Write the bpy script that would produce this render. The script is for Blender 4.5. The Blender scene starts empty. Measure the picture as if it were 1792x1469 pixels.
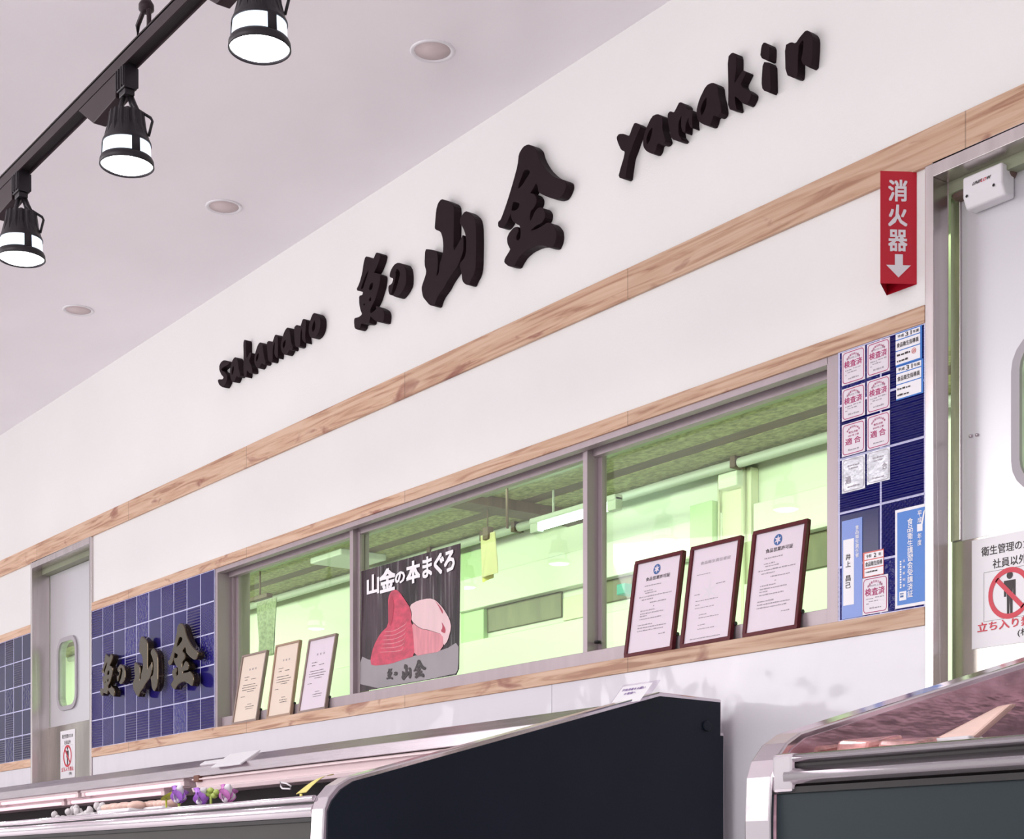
import bpy, bmesh, math, random
from mathutils import Vector, Matrix
random.seed(7)
SC = bpy.context.scene
COL = SC.collection

# ------------------------------------------------------------------ camera, world, lights, exposure
F, CX, HY = 2840.0, 896.0, 1542.0          # focal length, principal column and horizon row in photo pixels
ANG = math.atan2(896.0 + 1200.0, F)        # angle between the view axis and the shop wall
CA, SA = math.cos(ANG), math.sin(ANG)
D, EYE = 3.47, 0.75                        # distance of the eye from the wall, height of the eye
CAM = Vector((0, -D, EYE))
cd = bpy.data.cameras.new('camera'); co = bpy.data.objects.new('camera', cd); COL.objects.link(co)
cd.sensor_width = 36.0; cd.lens = 36.0 * F / 1792.0; cd.shift_y = (HY - 734.5) / 1792.0
cd.clip_start = 0.05; cd.clip_end = 100
co.location = CAM; co.rotation_euler = (math.pi / 2, 0, math.atan2(CA, SA))
SC.camera = co
SC.view_settings.view_transform = 'Standard'; SC.view_settings.look = 'None'
SC.view_settings.gamma = 1.0; SC.view_settings.use_curve_mapping = False
SC.view_settings.exposure = 0.62
w = bpy.data.worlds.new('world'); SC.world = w; w.use_nodes = True
w.node_tree.nodes['Background'].inputs[0].default_value = (1.0, 0.97, 0.985, 1)
w.node_tree.nodes['Background'].inputs[1].default_value = 0.58


def area(name, loc, size, energy, col, target=None, size_y=None):
    l = bpy.data.lights.new(name, 'AREA'); l.energy = energy; l.color = col
    l.shape = 'RECTANGLE'; l.size = size; l.size_y = size_y or size
    o = bpy.data.objects.new(name, l); COL.objects.link(o); o.location = loc
    if target is not None:
        o.rotation_euler = (Vector(target) - Vector(loc)).to_track_quat('-Z', 'Y').to_euler()
    return o


def point(name, loc, energy, col, r=0.06):
    l = bpy.data.lights.new(name, 'POINT'); l.energy = energy; l.color = col; l.shadow_soft_size = r
    o = bpy.data.objects.new(name, l); COL.objects.link(o); o.location = loc
    return o


area('hall_fill_light', (-9.0, -6.5, 3.3), 4.0, 230, (1.0, 0.975, 0.98), (-8.0, -5.0, 0))  # unseen area lights added to light the hall and the wall
area('hall_fill_light', (-3.0, -7.0, 3.3), 4.0, 210, (1.0, 0.975, 0.98), (-3.0, -5.5, 0))
area('left_fill_light', (-14.6, -8.2, 1.5), 3.2, 45, (1.0, 0.965, 0.97), (-5.0, 0, 2.6), 2.0)  # unseen light added at low left so letter shadows fall up and right
for kx, kw, ke in ((-4.6, 3.6, 26), (-8.4, 3.6, 25), (-11.6, 2.4, 30), (-1.7, 1.6, 14)):  # hidden green-tinted lights added to brighten the kitchen back wall
    area('kitchen_wall_fill', (kx, 0.22, 2.46), kw, ke, (0.80, 1.0, 0.68), (kx, 1.66, 1.95), 0.25)


# ------------------------------------------------------------------ geometry helpers
def ray(px, py):
    u = (px - CX) / F
    return Vector((-CA + u * SA, SA + u * CA, (HY - py) / F))


def PY(px, py, y):
    r = ray(px, py); return CAM + r * ((y + D) / r.y)


def PX(px, py, x):
    r = ray(px, py); return CAM + r * (x / r.x)


def PZ(px, py, z):
    r = ray(px, py); return CAM + r * ((z - EYE) / r.z)


def WX(px, y=0.0):
    return PY(px, HY, y).x


def MZ(m, y=0.0):                            # height of a wall line from its slope in the photo
    return EYE + m * (D + y) / 0.8046


class MB:
    def __init__(s):
        s.v = []; s.f = []; s.sm = []

    def add(s, vs, fs, smooth=False):
        b = len(s.v); s.v += [tuple(p) for p in vs]
        for f in fs:
            s.f.append([b + i for i in f]); s.sm.append(smooth)
        return s

    def box(s, x0, x1, y0, y1, z0, z1):
        x0, x1 = min(x0, x1), max(x0, x1); y0, y1 = min(y0, y1), max(y0, y1); z0, z1 = min(z0, z1), max(z0, z1)
        return s.add([(x, y, z) for z in (z0, z1) for y in (y0, y1) for x in (x0, x1)],
                     [(0, 2, 3, 1), (4, 5, 7, 6), (0, 1, 5, 4), (2, 6, 7, 3), (0, 4, 6, 2), (1, 3, 7, 5)])

    def slab(s, P, n, t):                     # planar polygon P (list of Vector), thickened by t along -n
        n = Vector(n).normalized(); k = len(P); Q = [p - n * t for p in P]
        fs = [tuple(range(k)), tuple(range(2 * k - 1, k - 1, -1))]
        for i in range(k):
            j = (i + 1) % k; fs.append((i, k + i, k + j, j))
        return s.add(list(P) + Q, fs)

    def prism_x(s, prof, x0, x1, smooth=False):  # profile of (y, z), counter-clockwise seen from +x
        k = len(prof)
        vs = [(x1, y, z) for y, z in prof] + [(x0, y, z) for y, z in prof]
        s.add(vs, [tuple(range(k)), tuple(range(2 * k - 1, k - 1, -1))])
        b = len(s.v) - 2 * k
        for i in range(k):
            j = (i + 1) % k; s.f.append([b + i, b + k + i, b + k + j, b + j]); s.sm.append(smooth)
        return s

    def tube(s, pts, r, n=8, closed=False):
        pts = [Vector(p) for p in pts]; rings = []
        N = len(pts)
        for i, p in enumerate(pts):
            a = pts[i - 1] if (i > 0 or closed) else p
            b = pts[(i + 1) % N] if (i < N - 1 or closed) else p
            t = (b - a).normalized()
            up = Vector((0, 0, 1)) if abs(t.z) < 0.9 else Vector((1, 0, 0))
            e1 = t.cross(up).normalized(); e2 = e1.cross(t)
            rr = r[i] if isinstance(r, (list, tuple)) else r
            rings.append([p + (e1 * math.cos(2 * math.pi * k / n) + e2 * math.sin(2 * math.pi * k / n)) * rr for k in range(n)])
        b0 = len(s.v)
        for R in rings: s.v += [tuple(q) for q in R]
        for i in range(N if closed else N - 1):
            j = (i + 1) % N
            for k in range(n):
                l = (k + 1) % n
                s.f.append([b0 + i * n + k, b0 + i * n + l, b0 + j * n + l, b0 + j * n + k]); s.sm.append(True)
        if not closed:
            s.f.append([b0 + k for k in range(n)][::-1]); s.sm.append(False)
            s.f.append([b0 + (N - 1) * n + k for k in range(n)]); s.sm.append(False)
        return s

    def lathe(s, prof, c=(0, 0, 0), n=32, a0=0.0, a1=2 * math.pi, rib=None):
        full = abs(a1 - a0 - 2 * math.pi) < 1e-6; m = n if full else n + 1
        b0 = len(s.v)
        for i, (r, z) in enumerate(prof):
            for k in range(m):
                a = a0 + (a1 - a0) * k / n
                rr = r * (rib(k, i) if rib else 1.0)
                s.v.append((c[0] + rr * math.cos(a), c[1] + rr * math.sin(a), c[2] + z))
        for i in range(len(prof) - 1):
            for k in range(n):
                l = (k + 1) % m
                s.f.append([b0 + i * m + k, b0 + i * m + l, b0 + (i + 1) * m + l, b0 + (i + 1) * m + k]); s.sm.append(rib is None)
        return s

    def blob(s, c, r, n=10, m=6, jit=0.0):
        rx, ry, rz = r; b0 = len(s.v)
        for i in range(m + 1):
            th = math.pi * i / m
            for k in range(n):
                a = 2 * math.pi * k / n; q = 1 + random.uniform(-jit, jit)
                s.v.append((c[0] + rx * q * math.sin(th) * math.cos(a), c[1] + ry * q * math.sin(th) * math.sin(a), c[2] + rz * q * math.cos(th)))
        for i in range(m):
            for k in range(n):
                l = (k + 1) % n
                s.f.append([b0 + i * n + k, b0 + (i + 1) * n + k, b0 + (i + 1) * n + l, b0 + i * n + l]); s.sm.append(True)
        return s

    def build(s, name, mat, parent=None, bevel=0.0, seg=2, shift=None):
        me = bpy.data.meshes.new(name); me.from_pydata(s.v, [], s.f); me.update()
        bm = bmesh.new(); bm.from_mesh(me)
        for f, q in zip(bm.faces, s.sm): f.smooth = q
        bmesh.ops.remove_doubles(bm, verts=bm.verts, dist=1e-6)
        bmesh.ops.recalc_face_normals(bm, faces=bm.faces)
        bm.to_mesh(me); bm.free()
        me.materials.append(mat)
        o = bpy.data.objects.new(name, me); COL.objects.link(o)
        if parent is not None:
            o.parent = parent
            if shift is None:
                q = parent; L = Vector((0, 0, 0))
                while q is not None: L += q.location; q = q.parent
                o.location = -L
        if bevel:
            b = o.modifiers.new('bevel', 'BEVEL'); b.width = bevel; b.segments = seg; b.limit_method = 'ANGLE'
        return o


def tag(o, label, cat, group=None):
    o['label'] = label; o['category'] = cat
    if group: o['group'] = group
    return o


def thing(name, label, cat, loc, group=None):
    o = bpy.data.objects.new(name, None); COL.objects.link(o); o.location = loc
    o.empty_display_size = 0.05
    return tag(o, label, cat, group)


def struct(o, label=None):
    o['kind'] = 'structure'
    if label: o['label'] = label
    return o


def dup(root, loc, label, group=None):
    r = root.copy(); COL.objects.link(r); r.location = loc; r['label'] = label
    if group: r['group'] = group
    for ch in list(root.children):
        c = ch.copy(); COL.objects.link(c); c.parent = r
        for g in list(ch.children):
            e = g.copy(); COL.objects.link(e); e.parent = c
    return r


# ------------------------------------------------------------------ materials
MATS = {}


def mat(name, col, rough=0.5, metal=0.0, spec=0.5, noise=None, bump=None, emit=None, coat=0.0, alpha=None):
    """noise=(scale xyz, amount) colour mottling; bump=(scale xyz, strength)"""
    m = bpy.data.materials.new(name); m.use_nodes = True; nt = m.node_tree; N = nt.nodes; L = nt.links
    b = N['Principled BSDF']
    b.inputs['Base Color'].default_value = (*col, 1); b.inputs['Roughness'].default_value = rough
    b.inputs['Metallic'].default_value = metal; b.inputs['Specular IOR Level'].default_value = spec
    b.inputs['Coat Weight'].default_value = coat
    if noise or bump:
        tc = N.new('ShaderNodeTexCoord')
    if noise:
        mp = N.new('ShaderNodeMapping'); mp.inputs['Scale'].default_value = noise[0]; L.new(tc.outputs['Object'], mp.inputs[0])
        nz = N.new('ShaderNodeTexNoise'); nz.inputs['Scale'].default_value = 1.0; nz.inputs['Detail'].default_value = 4; L.new(mp.outputs[0], nz.inputs[0])
        mr = N.new('ShaderNodeMapRange'); mr.inputs[1].default_value = 0.3; mr.inputs[2].default_value = 0.7
        mr.inputs[3].default_value = 1 - noise[1]; mr.inputs[4].default_value = 1 + noise[1] * 0.5; L.new(nz.outputs[0], mr.inputs[0])
        mx = N.new('ShaderNodeVectorMath'); mx.operation = 'SCALE'; mx.inputs[0].default_value = col
        L.new(mr.outputs[0], mx.inputs['Scale']); L.new(mx.outputs[0], b.inputs['Base Color'])
    if bump:
        mp2 = N.new('ShaderNodeMapping'); mp2.inputs['Scale'].default_value = bump[0]; L.new(tc.outputs['Object'], mp2.inputs[0])
        n2 = N.new('ShaderNodeTexNoise'); n2.inputs['Scale'].default_value = 1.0; n2.inputs['Detail'].default_value = 2; L.new(mp2.outputs[0], n2.inputs[0])
        bp = N.new('ShaderNodeBump'); bp.inputs['Strength'].default_value = bump[1]; bp.inputs['Distance'].default_value = 0.02
        L.new(n2.outputs[0], bp.inputs['Height']); L.new(bp.outputs[0], b.inputs['Normal'])
    if emit:
        b.inputs['Emission Color'].default_value = (*emit[0], 1); b.inputs['Emission Strength'].default_value = emit[1]
    MATS[name] = m
    return m


def glass_mat(name, tint, refl=1.0):
    m = bpy.data.materials.new(name); m.use_nodes = True; nt = m.node_tree; N = nt.nodes; L = nt.links
    N.remove(N['Principled BSDF']); out = N['Material Output']
    tr = N.new('ShaderNodeBsdfTransparent'); tr.inputs[0].default_value = (*tint, 1)
    gl = N.new('ShaderNodeBsdfGlossy'); gl.inputs['Roughness'].default_value = 0.02
    fr = N.new('ShaderNodeFresnel'); fr.inputs[0].default_value = 1.5
    mu = N.new('ShaderNodeMath'); mu.operation = 'MULTIPLY'; L.new(fr.outputs[0], mu.inputs[0])
    ge = N.new('ShaderNodeNewGeometry'); iv = N.new('ShaderNodeMath'); iv.operation = 'MULTIPLY_ADD'; iv.inputs[1].default_value = -refl; iv.inputs[2].default_value = refl
    L.new(ge.outputs['Backfacing'], iv.inputs[0]); L.new(iv.outputs[0], mu.inputs[1])
    mx = N.new('ShaderNodeMixShader'); L.new(mu.outputs[0], mx.inputs[0]); L.new(tr.outputs[0], mx.inputs[1]); L.new(gl.outputs[0], mx.inputs[2])
    L.new(mx.outputs[0], out.inputs[0])
    return m


def wood_mat():
    m = bpy.data.materials.new('light_wood'); m.use_nodes = True; nt = m.node_tree; N = nt.nodes; L = nt.links
    b = N['Principled BSDF']; b.inputs['Roughness'].default_value = 0.5
    tc = N.new('ShaderNodeTexCoord')
    mp = N.new('ShaderNodeMapping'); mp.inputs['Scale'].default_value = (1.3, 6, 24); L.new(tc.outputs['Object'], mp.inputs[0])
    nz = N.new('ShaderNodeTexNoise'); nz.inputs['Scale'].default_value = 1.6; nz.inputs['Detail'].default_value = 7; nz.inputs['Distortion'].default_value = 1.4
    L.new(mp.outputs[0], nz.inputs[0])
    rp = N.new('ShaderNodeValToRGB'); e = rp.color_ramp.elements
    e[0].position = 0.34; e[0].color = (0.40, 0.205, 0.125, 1); e[1].position = 0.62; e[1].color = (0.68, 0.47, 0.335, 1)
    k = e.new(0.45); k.color = (0.58, 0.36, 0.235, 1)
    L.new(nz.outputs[0], rp.inputs[0])
    # knots
    mp2 = N.new('ShaderNodeMapping'); mp2.inputs['Scale'].default_value = (4.2, 1, 10.0); L.new(tc.outputs['Object'], mp2.inputs[0])
    n2 = N.new('ShaderNodeTexNoise'); n2.inputs['Scale'].default_value = 1.0; n2.inputs['Detail'].default_value = 3; n2.inputs['Distortion'].default_value = 0.6; L.new(mp2.outputs[0], n2.inputs[0])
    mr = N.new('ShaderNodeMapRange'); mr.inputs[1].default_value = 0.60; mr.inputs[2].default_value = 0.70; L.new(n2.outputs[0], mr.inputs[0])
    mx = N.new('ShaderNodeMixRGB'); mx.inputs[2].default_value = (0.30, 0.11, 0.075, 1); L.new(mr.outputs[0], mx.inputs[0]); L.new(rp.outputs[0], mx.inputs[1])
    # plank tone, a plank about every 1.35 m
    sx = N.new('ShaderNodeSeparateXYZ'); L.new(tc.outputs['Object'], sx.inputs[0])
    dv = N.new('ShaderNodeMath'); dv.operation = 'DIVIDE'; dv.inputs[1].default_value = 1.35; L.new(sx.outputs[0], dv.inputs[0])
    fl = N.new('ShaderNodeMath'); fl.operation = 'FLOOR'; L.new(dv.outputs[0], fl.inputs[0])
    wn = N.new('ShaderNodeTexWhiteNoise'); wn.noise_dimensions = '1D'; L.new(fl.outputs[0], wn.inputs['W'])
    m3 = N.new('ShaderNodeMapRange'); m3.inputs[3].default_value = 0.86; m3.inputs[4].default_value = 1.1; L.new(wn.outputs[0], m3.inputs[0])
    fc = N.new('ShaderNodeMath'); fc.operation = 'FRACT'; L.new(dv.outputs[0], fc.inputs[0])
    gt = N.new('ShaderNodeMath'); gt.operation = 'GREATER_THAN'; gt.inputs[1].default_value = 0.003; L.new(fc.outputs[0], gt.inputs[0])
    m4 = N.new('ShaderNodeMapRange'); m4.inputs[3].default_value = 0.6; m4.inputs[4].default_value = 1.0; L.new(gt.outputs[0], m4.inputs[0])
    mm = N.new('ShaderNodeMath'); mm.operation = 'MULTIPLY'; L.new(m3.outputs[0], mm.inputs[0]); L.new(m4.outputs[0], mm.inputs[1])
    vs = N.new('ShaderNodeVectorMath'); vs.operation = 'SCALE'; L.new(mx.outputs[0], vs.inputs[0]); L.new(mm.outputs[0], vs.inputs['Scale'])
    L.new(vs.outputs[0], b.inputs['Base Color'])
    return m


def tile_mat(name, x0, z0, size, col, spec=0.5, grout=(0.62, 0.62, 0.86)):
    """square glazed tiles with white joints; each tile gets one of several raised patterns"""
    m = bpy.data.materials.new(name); m.use_nodes = True; nt = m.node_tree; N = nt.nodes; L = nt.links
    b = N['Principled BSDF']; b.inputs['Specular IOR Level'].default_value = spec

    def M(op, a, c=None, d=None):
        n = N.new('ShaderNodeMath'); n.operation = op
        for i, q in enumerate((a, c, d)):
            if q is None: continue
            if isinstance(q, (int, float)): n.inputs[i].default_value = q
            else: L.new(q, n.inputs[i])
        return n.outputs[0]
    tc = N.new('ShaderNodeTexCoord'); sp = N.new('ShaderNodeSeparateXYZ'); L.new(tc.outputs['Object'], sp.inputs[0])
    u = M('DIVIDE', M('SUBTRACT', sp.outputs[0], x0), size); v = M('DIVIDE', M('SUBTRACT', sp.outputs[2], z0), size)
    fu, fv = M('FRACT', u), M('FRACT', v)
    cb = N.new('ShaderNodeCombineXYZ'); L.new(M('FLOOR', u), cb.inputs[0]); L.new(M('FLOOR', v), cb.inputs[1])
    wn = N.new('ShaderNodeTexWhiteNoise'); wn.noise_dimensions = '2D'; L.new(cb.outputs[0], wn.inputs[0])
    rnd = wn.outputs[0]
    edge = M('MINIMUM', M('MINIMUM', fu, M('SUBTRACT', 1.0, fu)), M('MINIMUM', fv, M('SUBTRACT', 1.0, fv)))
    gr = M('LESS_THAN', edge, 0.020)
    # patterns: rows of ripples, weave, dents, plain
    rows = M('SINE', M('MULTIPLY', v, 6.2832 * 11)); cols = M('SINE', M('MULTIPLY', u, 6.2832 * 9))
    diag = M('SINE', M('MULTIPLY', M('ADD', u, v), 6.2832 * 8))
    weave = M('MULTIPLY', rows, cols)
    nz = N.new('ShaderNodeTexNoise'); nz.inputs['Scale'].default_value = 55.0; nz.inputs['Detail'].default_value = 1.5; L.new(tc.outputs['Object'], nz.inputs[0])
    dents = M('MULTIPLY', M('SUBTRACT', nz.outputs[0], 0.5), 4.0)

    def band(a, c): return M('MULTIPLY', M('GREATER_THAN', rnd, a), M('LESS_THAN', rnd, c))
    h = M('MULTIPLY', rows, band(0.34, 0.56))
    h = M('ADD', h, M('MULTIPLY', weave, band(0.56, 0.72)))
    h = M('ADD', h, M('MULTIPLY', diag, band(0.72, 0.80)))
    h = M('ADD', h, M('MULTIPLY', dents, band(0.80, 1.01)))
    h = M('ADD', M('MULTIPLY', h, 0.0030), M('MULTIPLY', M('MINIMUM', edge, 0.05), 0.03))
    bp = N.new('ShaderNodeBump'); bp.inputs['Strength'].default_value = 0.75; bp.inputs['Distance'].default_value = 1.0
    L.new(h, bp.inputs['Height']); L.new(bp.outputs[0], b.inputs['Normal'])
    br = N.new('ShaderNodeMapRange'); br.inputs[3].default_value = 0.75; br.inputs[4].default_value = 1.25; L.new(rnd, br.inputs[0])
    sc = N.new('ShaderNodeVectorMath'); sc.operation = 'SCALE'; sc.inputs[0].default_value = col; L.new(br.outputs[0], sc.inputs['Scale'])
    mx = N.new('ShaderNodeMixRGB'); mx.inputs[2].default_value = (*grout, 1); L.new(gr, mx.inputs[0]); L.new(sc.outputs[0], mx.inputs[1])
    L.new(mx.outputs[0], b.inputs['Base Color'])
    rr = N.new('ShaderNodeMapRange'); rr.inputs[3].default_value = 0.12; rr.inputs[4].default_value = 0.7; L.new(gr, rr.inputs[0]); L.new(rr.outputs[0], b.inputs['Roughness'])
    return m


plaster = mat('white_wallpaper', (0.80, 0.786, 0.776), 0.75, noise=((1.2, 1, 1.2), 0.03), bump=((160, 160, 160), 0.06))
ceil_m = mat('ceiling_paint', (0.88, 0.84, 0.88), 0.36, noise=((0.9, 1.3, 1), 0.06), bump=((1.6, 1.9, 1), 0.35), spec=0.6)  # cloudy highlights hinted by faint mottling put into the colour
floor_m = mat('hall_floor', (0.80, 0.78, 0.78), 0.35, noise=((3, 3, 3), 0.06))
wood = wood_mat()
gloss_panel = mat('glossy_wall_panel', (0.70, 0.675, 0.725), 0.08, bump=((4.5, 1, 3.6), 0.55), spec=0.22)
alu = mat('window_aluminium', (0.40, 0.33, 0.355), 0.40, 0.25, noise=((20, 20, 2), 0.06), spec=0.4)
steel = mat('stainless_steel', (0.58, 0.51, 0.55), 0.24, 1.0, noise=((4, 4, 30), 0.10), bump=((2, 2, 40), 0.08))
steel_v = mat('brushed_door_frame_steel', (0.62, 0.56, 0.56), 0.26, 1.0, noise=((30, 30, 1.5), 0.14), bump=((9, 9, 3), 0.15))
chrome = mat('polished_steel', (0.68, 0.62, 0.66), 0.13, 1.0, bump=((9, 9, 9), 0.05))
kick_m = mat('worn_kick_plate_steel', (0.50, 0.46, 0.42), 0.24, 1.0, noise=((6, 6, 2), 0.3))
black_m = mat('matt_black_letter', (0.016, 0.007, 0.010), 0.55, spec=0.12)
gloss_black = mat('gloss_black_letter', (0.022, 0.016, 0.010), 0.07, spec=0.8)
gloss_black.node_tree.nodes['Principled BSDF'].inputs['Specular Tint'].default_value = (1.0, 0.76, 0.48, 1)  # brown reflection of the hall put into the specular tint
lamp_black = mat('black_lamp_metal', (0.018, 0.014, 0.018), 0.42, 0.3)
rail_m = mat('dark_brown_track_metal', (0.026, 0.014, 0.018), 0.45, 0.2, spec=0.3)
lens_m = mat('lit_lens', (0.9, 0.95, 1), 0.3, emit=((0.92, 0.98, 1.0), 9.0))
lens_side = mat('lit_diffuser_slot', (0.8, 0.9, 1), 0.3, emit=((0.74, 0.86, 1.0), 0.9))
white_plastic = mat('white_plastic', (0.76, 0.74, 0.77), 0.35)
down_m = mat('downlight_cover', (0.66, 0.55, 0.56), 0.5)
door_m = mat('satin_door_steel', (0.66, 0.65, 0.68), 0.30, 0.45, bump=((1.5, 1, 1.5), 0.06))
rubber = mat('grey_window_gasket', (0.40, 0.37, 0.40), 0.5)
dark_panel = mat('dark_navy_end_panel', (0.0085, 0.0125, 0.023), 0.45, spec=0.22, noise=((3, 3, 3), 0.12))
grey_panel = mat('warm_grey_front_panel', (0.045, 0.041, 0.039), 0.5, spec=0.2)
slate_panel = mat('slate_front_panel', (0.018, 0.028, 0.034), 0.45, spec=0.2)
void_black = mat('black_rubber', (0.01, 0.007, 0.008), 0.6)
pink_panel = mat('pinkish_case_lining', (0.74, 0.60, 0.61), 0.3)
inner_steel = mat('scratched_pink_lit_lining_steel', (0.62, 0.40, 0.46), 0.22, 0.5, noise=((15, 15, 34), 0.32), bump=((14, 14, 60), 0.10))  # pink lamp light and streaky reflections put into the scratched steel's colour
tube_pink = mat('pink_meat_lamp', (1, 0.8, 0.85), 0.4, emit=((1.0, 0.66, 0.74), 0.45))
red_m = mat('red_sign_plastic', (0.50, 0.004, 0.022), 0.4)
white_ink = mat('white_lettering', (0.74, 0.70, 0.74), 0.5)
bright_ink = mat('bright_white_lettering', (0.88, 0.86, 0.88), 0.5)
black_ink = mat('black_lettering', (0.03, 0.018, 0.02), 0.5)
grey_ink = mat('grey_print', (0.36, 0.32, 0.36), 0.6)
pale_ink = mat('pale_grey_print', (0.50, 0.48, 0.56), 0.6)
magenta_ink = mat('magenta_print', (0.40, 0.010, 0.125), 0.5)
red_ink = mat('red_print', (0.62, 0.02, 0.05), 0.4)
paper = mat('sticker_paper', (0.72, 0.66, 0.72), 0.35)
paper_white = mat('white_paper', (0.82, 0.80, 0.83), 0.4)
paper_cream = mat('cream_paper', (0.80, 0.67, 0.56), 0.4)
paper_lilac = mat('lilac_white_paper', (0.76, 0.66, 0.74), 0.4)
glare_film = mat('glare_grey_film', (0.50, 0.50, 0.54), 0.28, 0.3, bump=((45, 45, 45), 0.08), noise=((30, 30, 30), 0.25))  # glare on two stickers put into a mottled grey film colour
blue_m = mat('blue_print', (0.018, 0.16, 0.56), 0.35)
pale_blue = mat('pale_blue_plate', (0.13, 0.22, 0.60), 0.3)
emblem_blue = mat('emblem_blue', (0.04, 0.12, 0.34), 0.5)
red_edge = mat('salmon_red_border', (0.62, 0.10, 0.08), 0.4)
maroon = mat('maroon_picture_frame', (0.095, 0.005, 0.011), 0.3, spec=0.25)
oak = mat('tan_picture_frame', (0.40, 0.26, 0.18), 0.35)
taupe = mat('taupe_picture_frame', (0.30, 0.22, 0.19), 0.35)
poster_bg = mat('dark_poster_print', (0.052, 0.028, 0.038), 0.22, noise=((14, 14, 2.0), 0.75), bump=((16, 16, 1.5), 0.6), spec=0.35)
poster_low = mat('grey_poster_print', (0.34, 0.31, 0.33), 0.2, noise=((3, 3, 3), 0.15))
tuna_red = mat('tuna_red_print', (0.62, 0.045, 0.105), 0.3, noise=((20, 20, 40), 0.35))
tuna_deep = mat('tuna_deep_red_print', (0.42, 0.02, 0.06), 0.3)
tuna_pink = mat('tuna_pink_print', (0.72, 0.26, 0.30), 0.3, noise=((60, 20, 9), 0.18))
tuna_pale = mat('tuna_pale_print', (0.78, 0.54, 0.56), 0.3, noise=((30, 20, 9), 0.06))
k_wall = mat('kitchen_white_panel', (0.82, 0.83, 0.78), 0.4)
k_wall2 = mat('kitchen_yellowish_panel', (0.82, 0.80, 0.66), 0.45)
k_grey = mat('kitchen_steel_panel', (0.15, 0.13, 0.085), 0.35, 0.2, noise=((12, 12, 4), 0.3))
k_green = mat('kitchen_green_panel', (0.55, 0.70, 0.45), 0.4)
k_board = mat('stained_ceiling_board', (0.33, 0.31, 0.165), 0.6, noise=((34, 55, 34), 0.55))
k_plain = mat('painted_soffit', (0.26, 0.28, 0.19), 0.5, noise=((3, 3, 3), 0.1))
k_brown = mat('brown_ceiling_strip', (0.13, 0.075, 0.065), 0.6, noise=((5, 30, 5), 0.3))
k_pipe = mat('pale_conduit', (0.50, 0.50, 0.50), 0.4)
cloth_m = mat('grey_checked_cloth', (0.30, 0.31, 0.24), 0.9, noise=((60, 60, 60), 0.35))
sheet_m = mat('cream_sheet', (0.60, 0.52, 0.33), 0.7)
sheet_y = mat('yellow_sheet', (0.72, 0.66, 0.12), 0.6)
tube_green = mat('lit_fluorescent_tube', (0.8, 1, 0.9), 0.4, emit=((0.72, 1.0, 0.85), 8.0))
glass = glass_mat('window_glass', (0.90, 0.94, 0.88), 1.0)
case_glass = glass_mat('clear_holder', (0.93, 0.90, 0.94), 1.0)
petal_m = mat('orchid_petal', (0.46, 0.17, 0.72), 0.5, noise=((50, 50, 30), 0.45))
petal_p = mat('orchid_pink_petal', (0.66, 0.20, 0.58), 0.5, noise=((50, 50, 30), 0.4))
petal_w = mat('orchid_white_throat', (0.85, 0.80, 0.86), 0.5)
green_m = mat('green_bud', (0.38, 0.48, 0.10), 0.5)
leaf_m = mat('yellow_green_leaf', (0.58, 0.62, 0.06), 0.5)
yellow_m = mat('yellow_strip', (0.80, 0.70, 0.20), 0.5)
squid_m = mat('white_garnish', (0.62, 0.58, 0.59), 0.4)
fillet_m = mat('pale_pink_fillet', (0.78, 0.52, 0.44), 0.3, noise=((9, 30, 30), 0.25))
meat_m = mat('wrapped_fish_pack', (0.70, 0.30, 0.28), 0.12, noise=((30, 30, 30), 0.5), coat=0.6)
rust_m = mat('rusty_bracket', (0.16, 0.06, 0.04), 0.6)


# ------------------------------------------------------------------ text and outlines
_tc = {}


def text2d(body):
    k = body
    if k not in _tc:
        cu = bpy.data.curves.new('t', 'FONT'); cu.body = body; cu.size = 1.0; cu.resolution_u = 2
        ob = bpy.data.objects.new('t', cu); COL.objects.link(ob)
        dg = bpy.context.evaluated_depsgraph_get(); me = bpy.data.meshes.new_from_object(ob.evaluated_get(dg))
        vs = [(q.co.x, q.co.y) for q in me.vertices]; fs = [tuple(p.vertices) for p in me.polygons]
        bpy.data.objects.remove(ob); bpy.data.curves.remove(cu); bpy.data.meshes.remove(me)
        if vs:
            xs = [a for a, _ in vs]; ys = [b for _, b in vs]; x0, y0 = min(xs), min(ys)
            W = max(max(xs) - x0, 1e-6); H = max(max(ys) - y0, 1e-6)
            vs = [((a - x0) / W, (b - y0) / H) for a, b in vs]
        _tc[k] = (vs, fs)
    return _tc[k]


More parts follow.
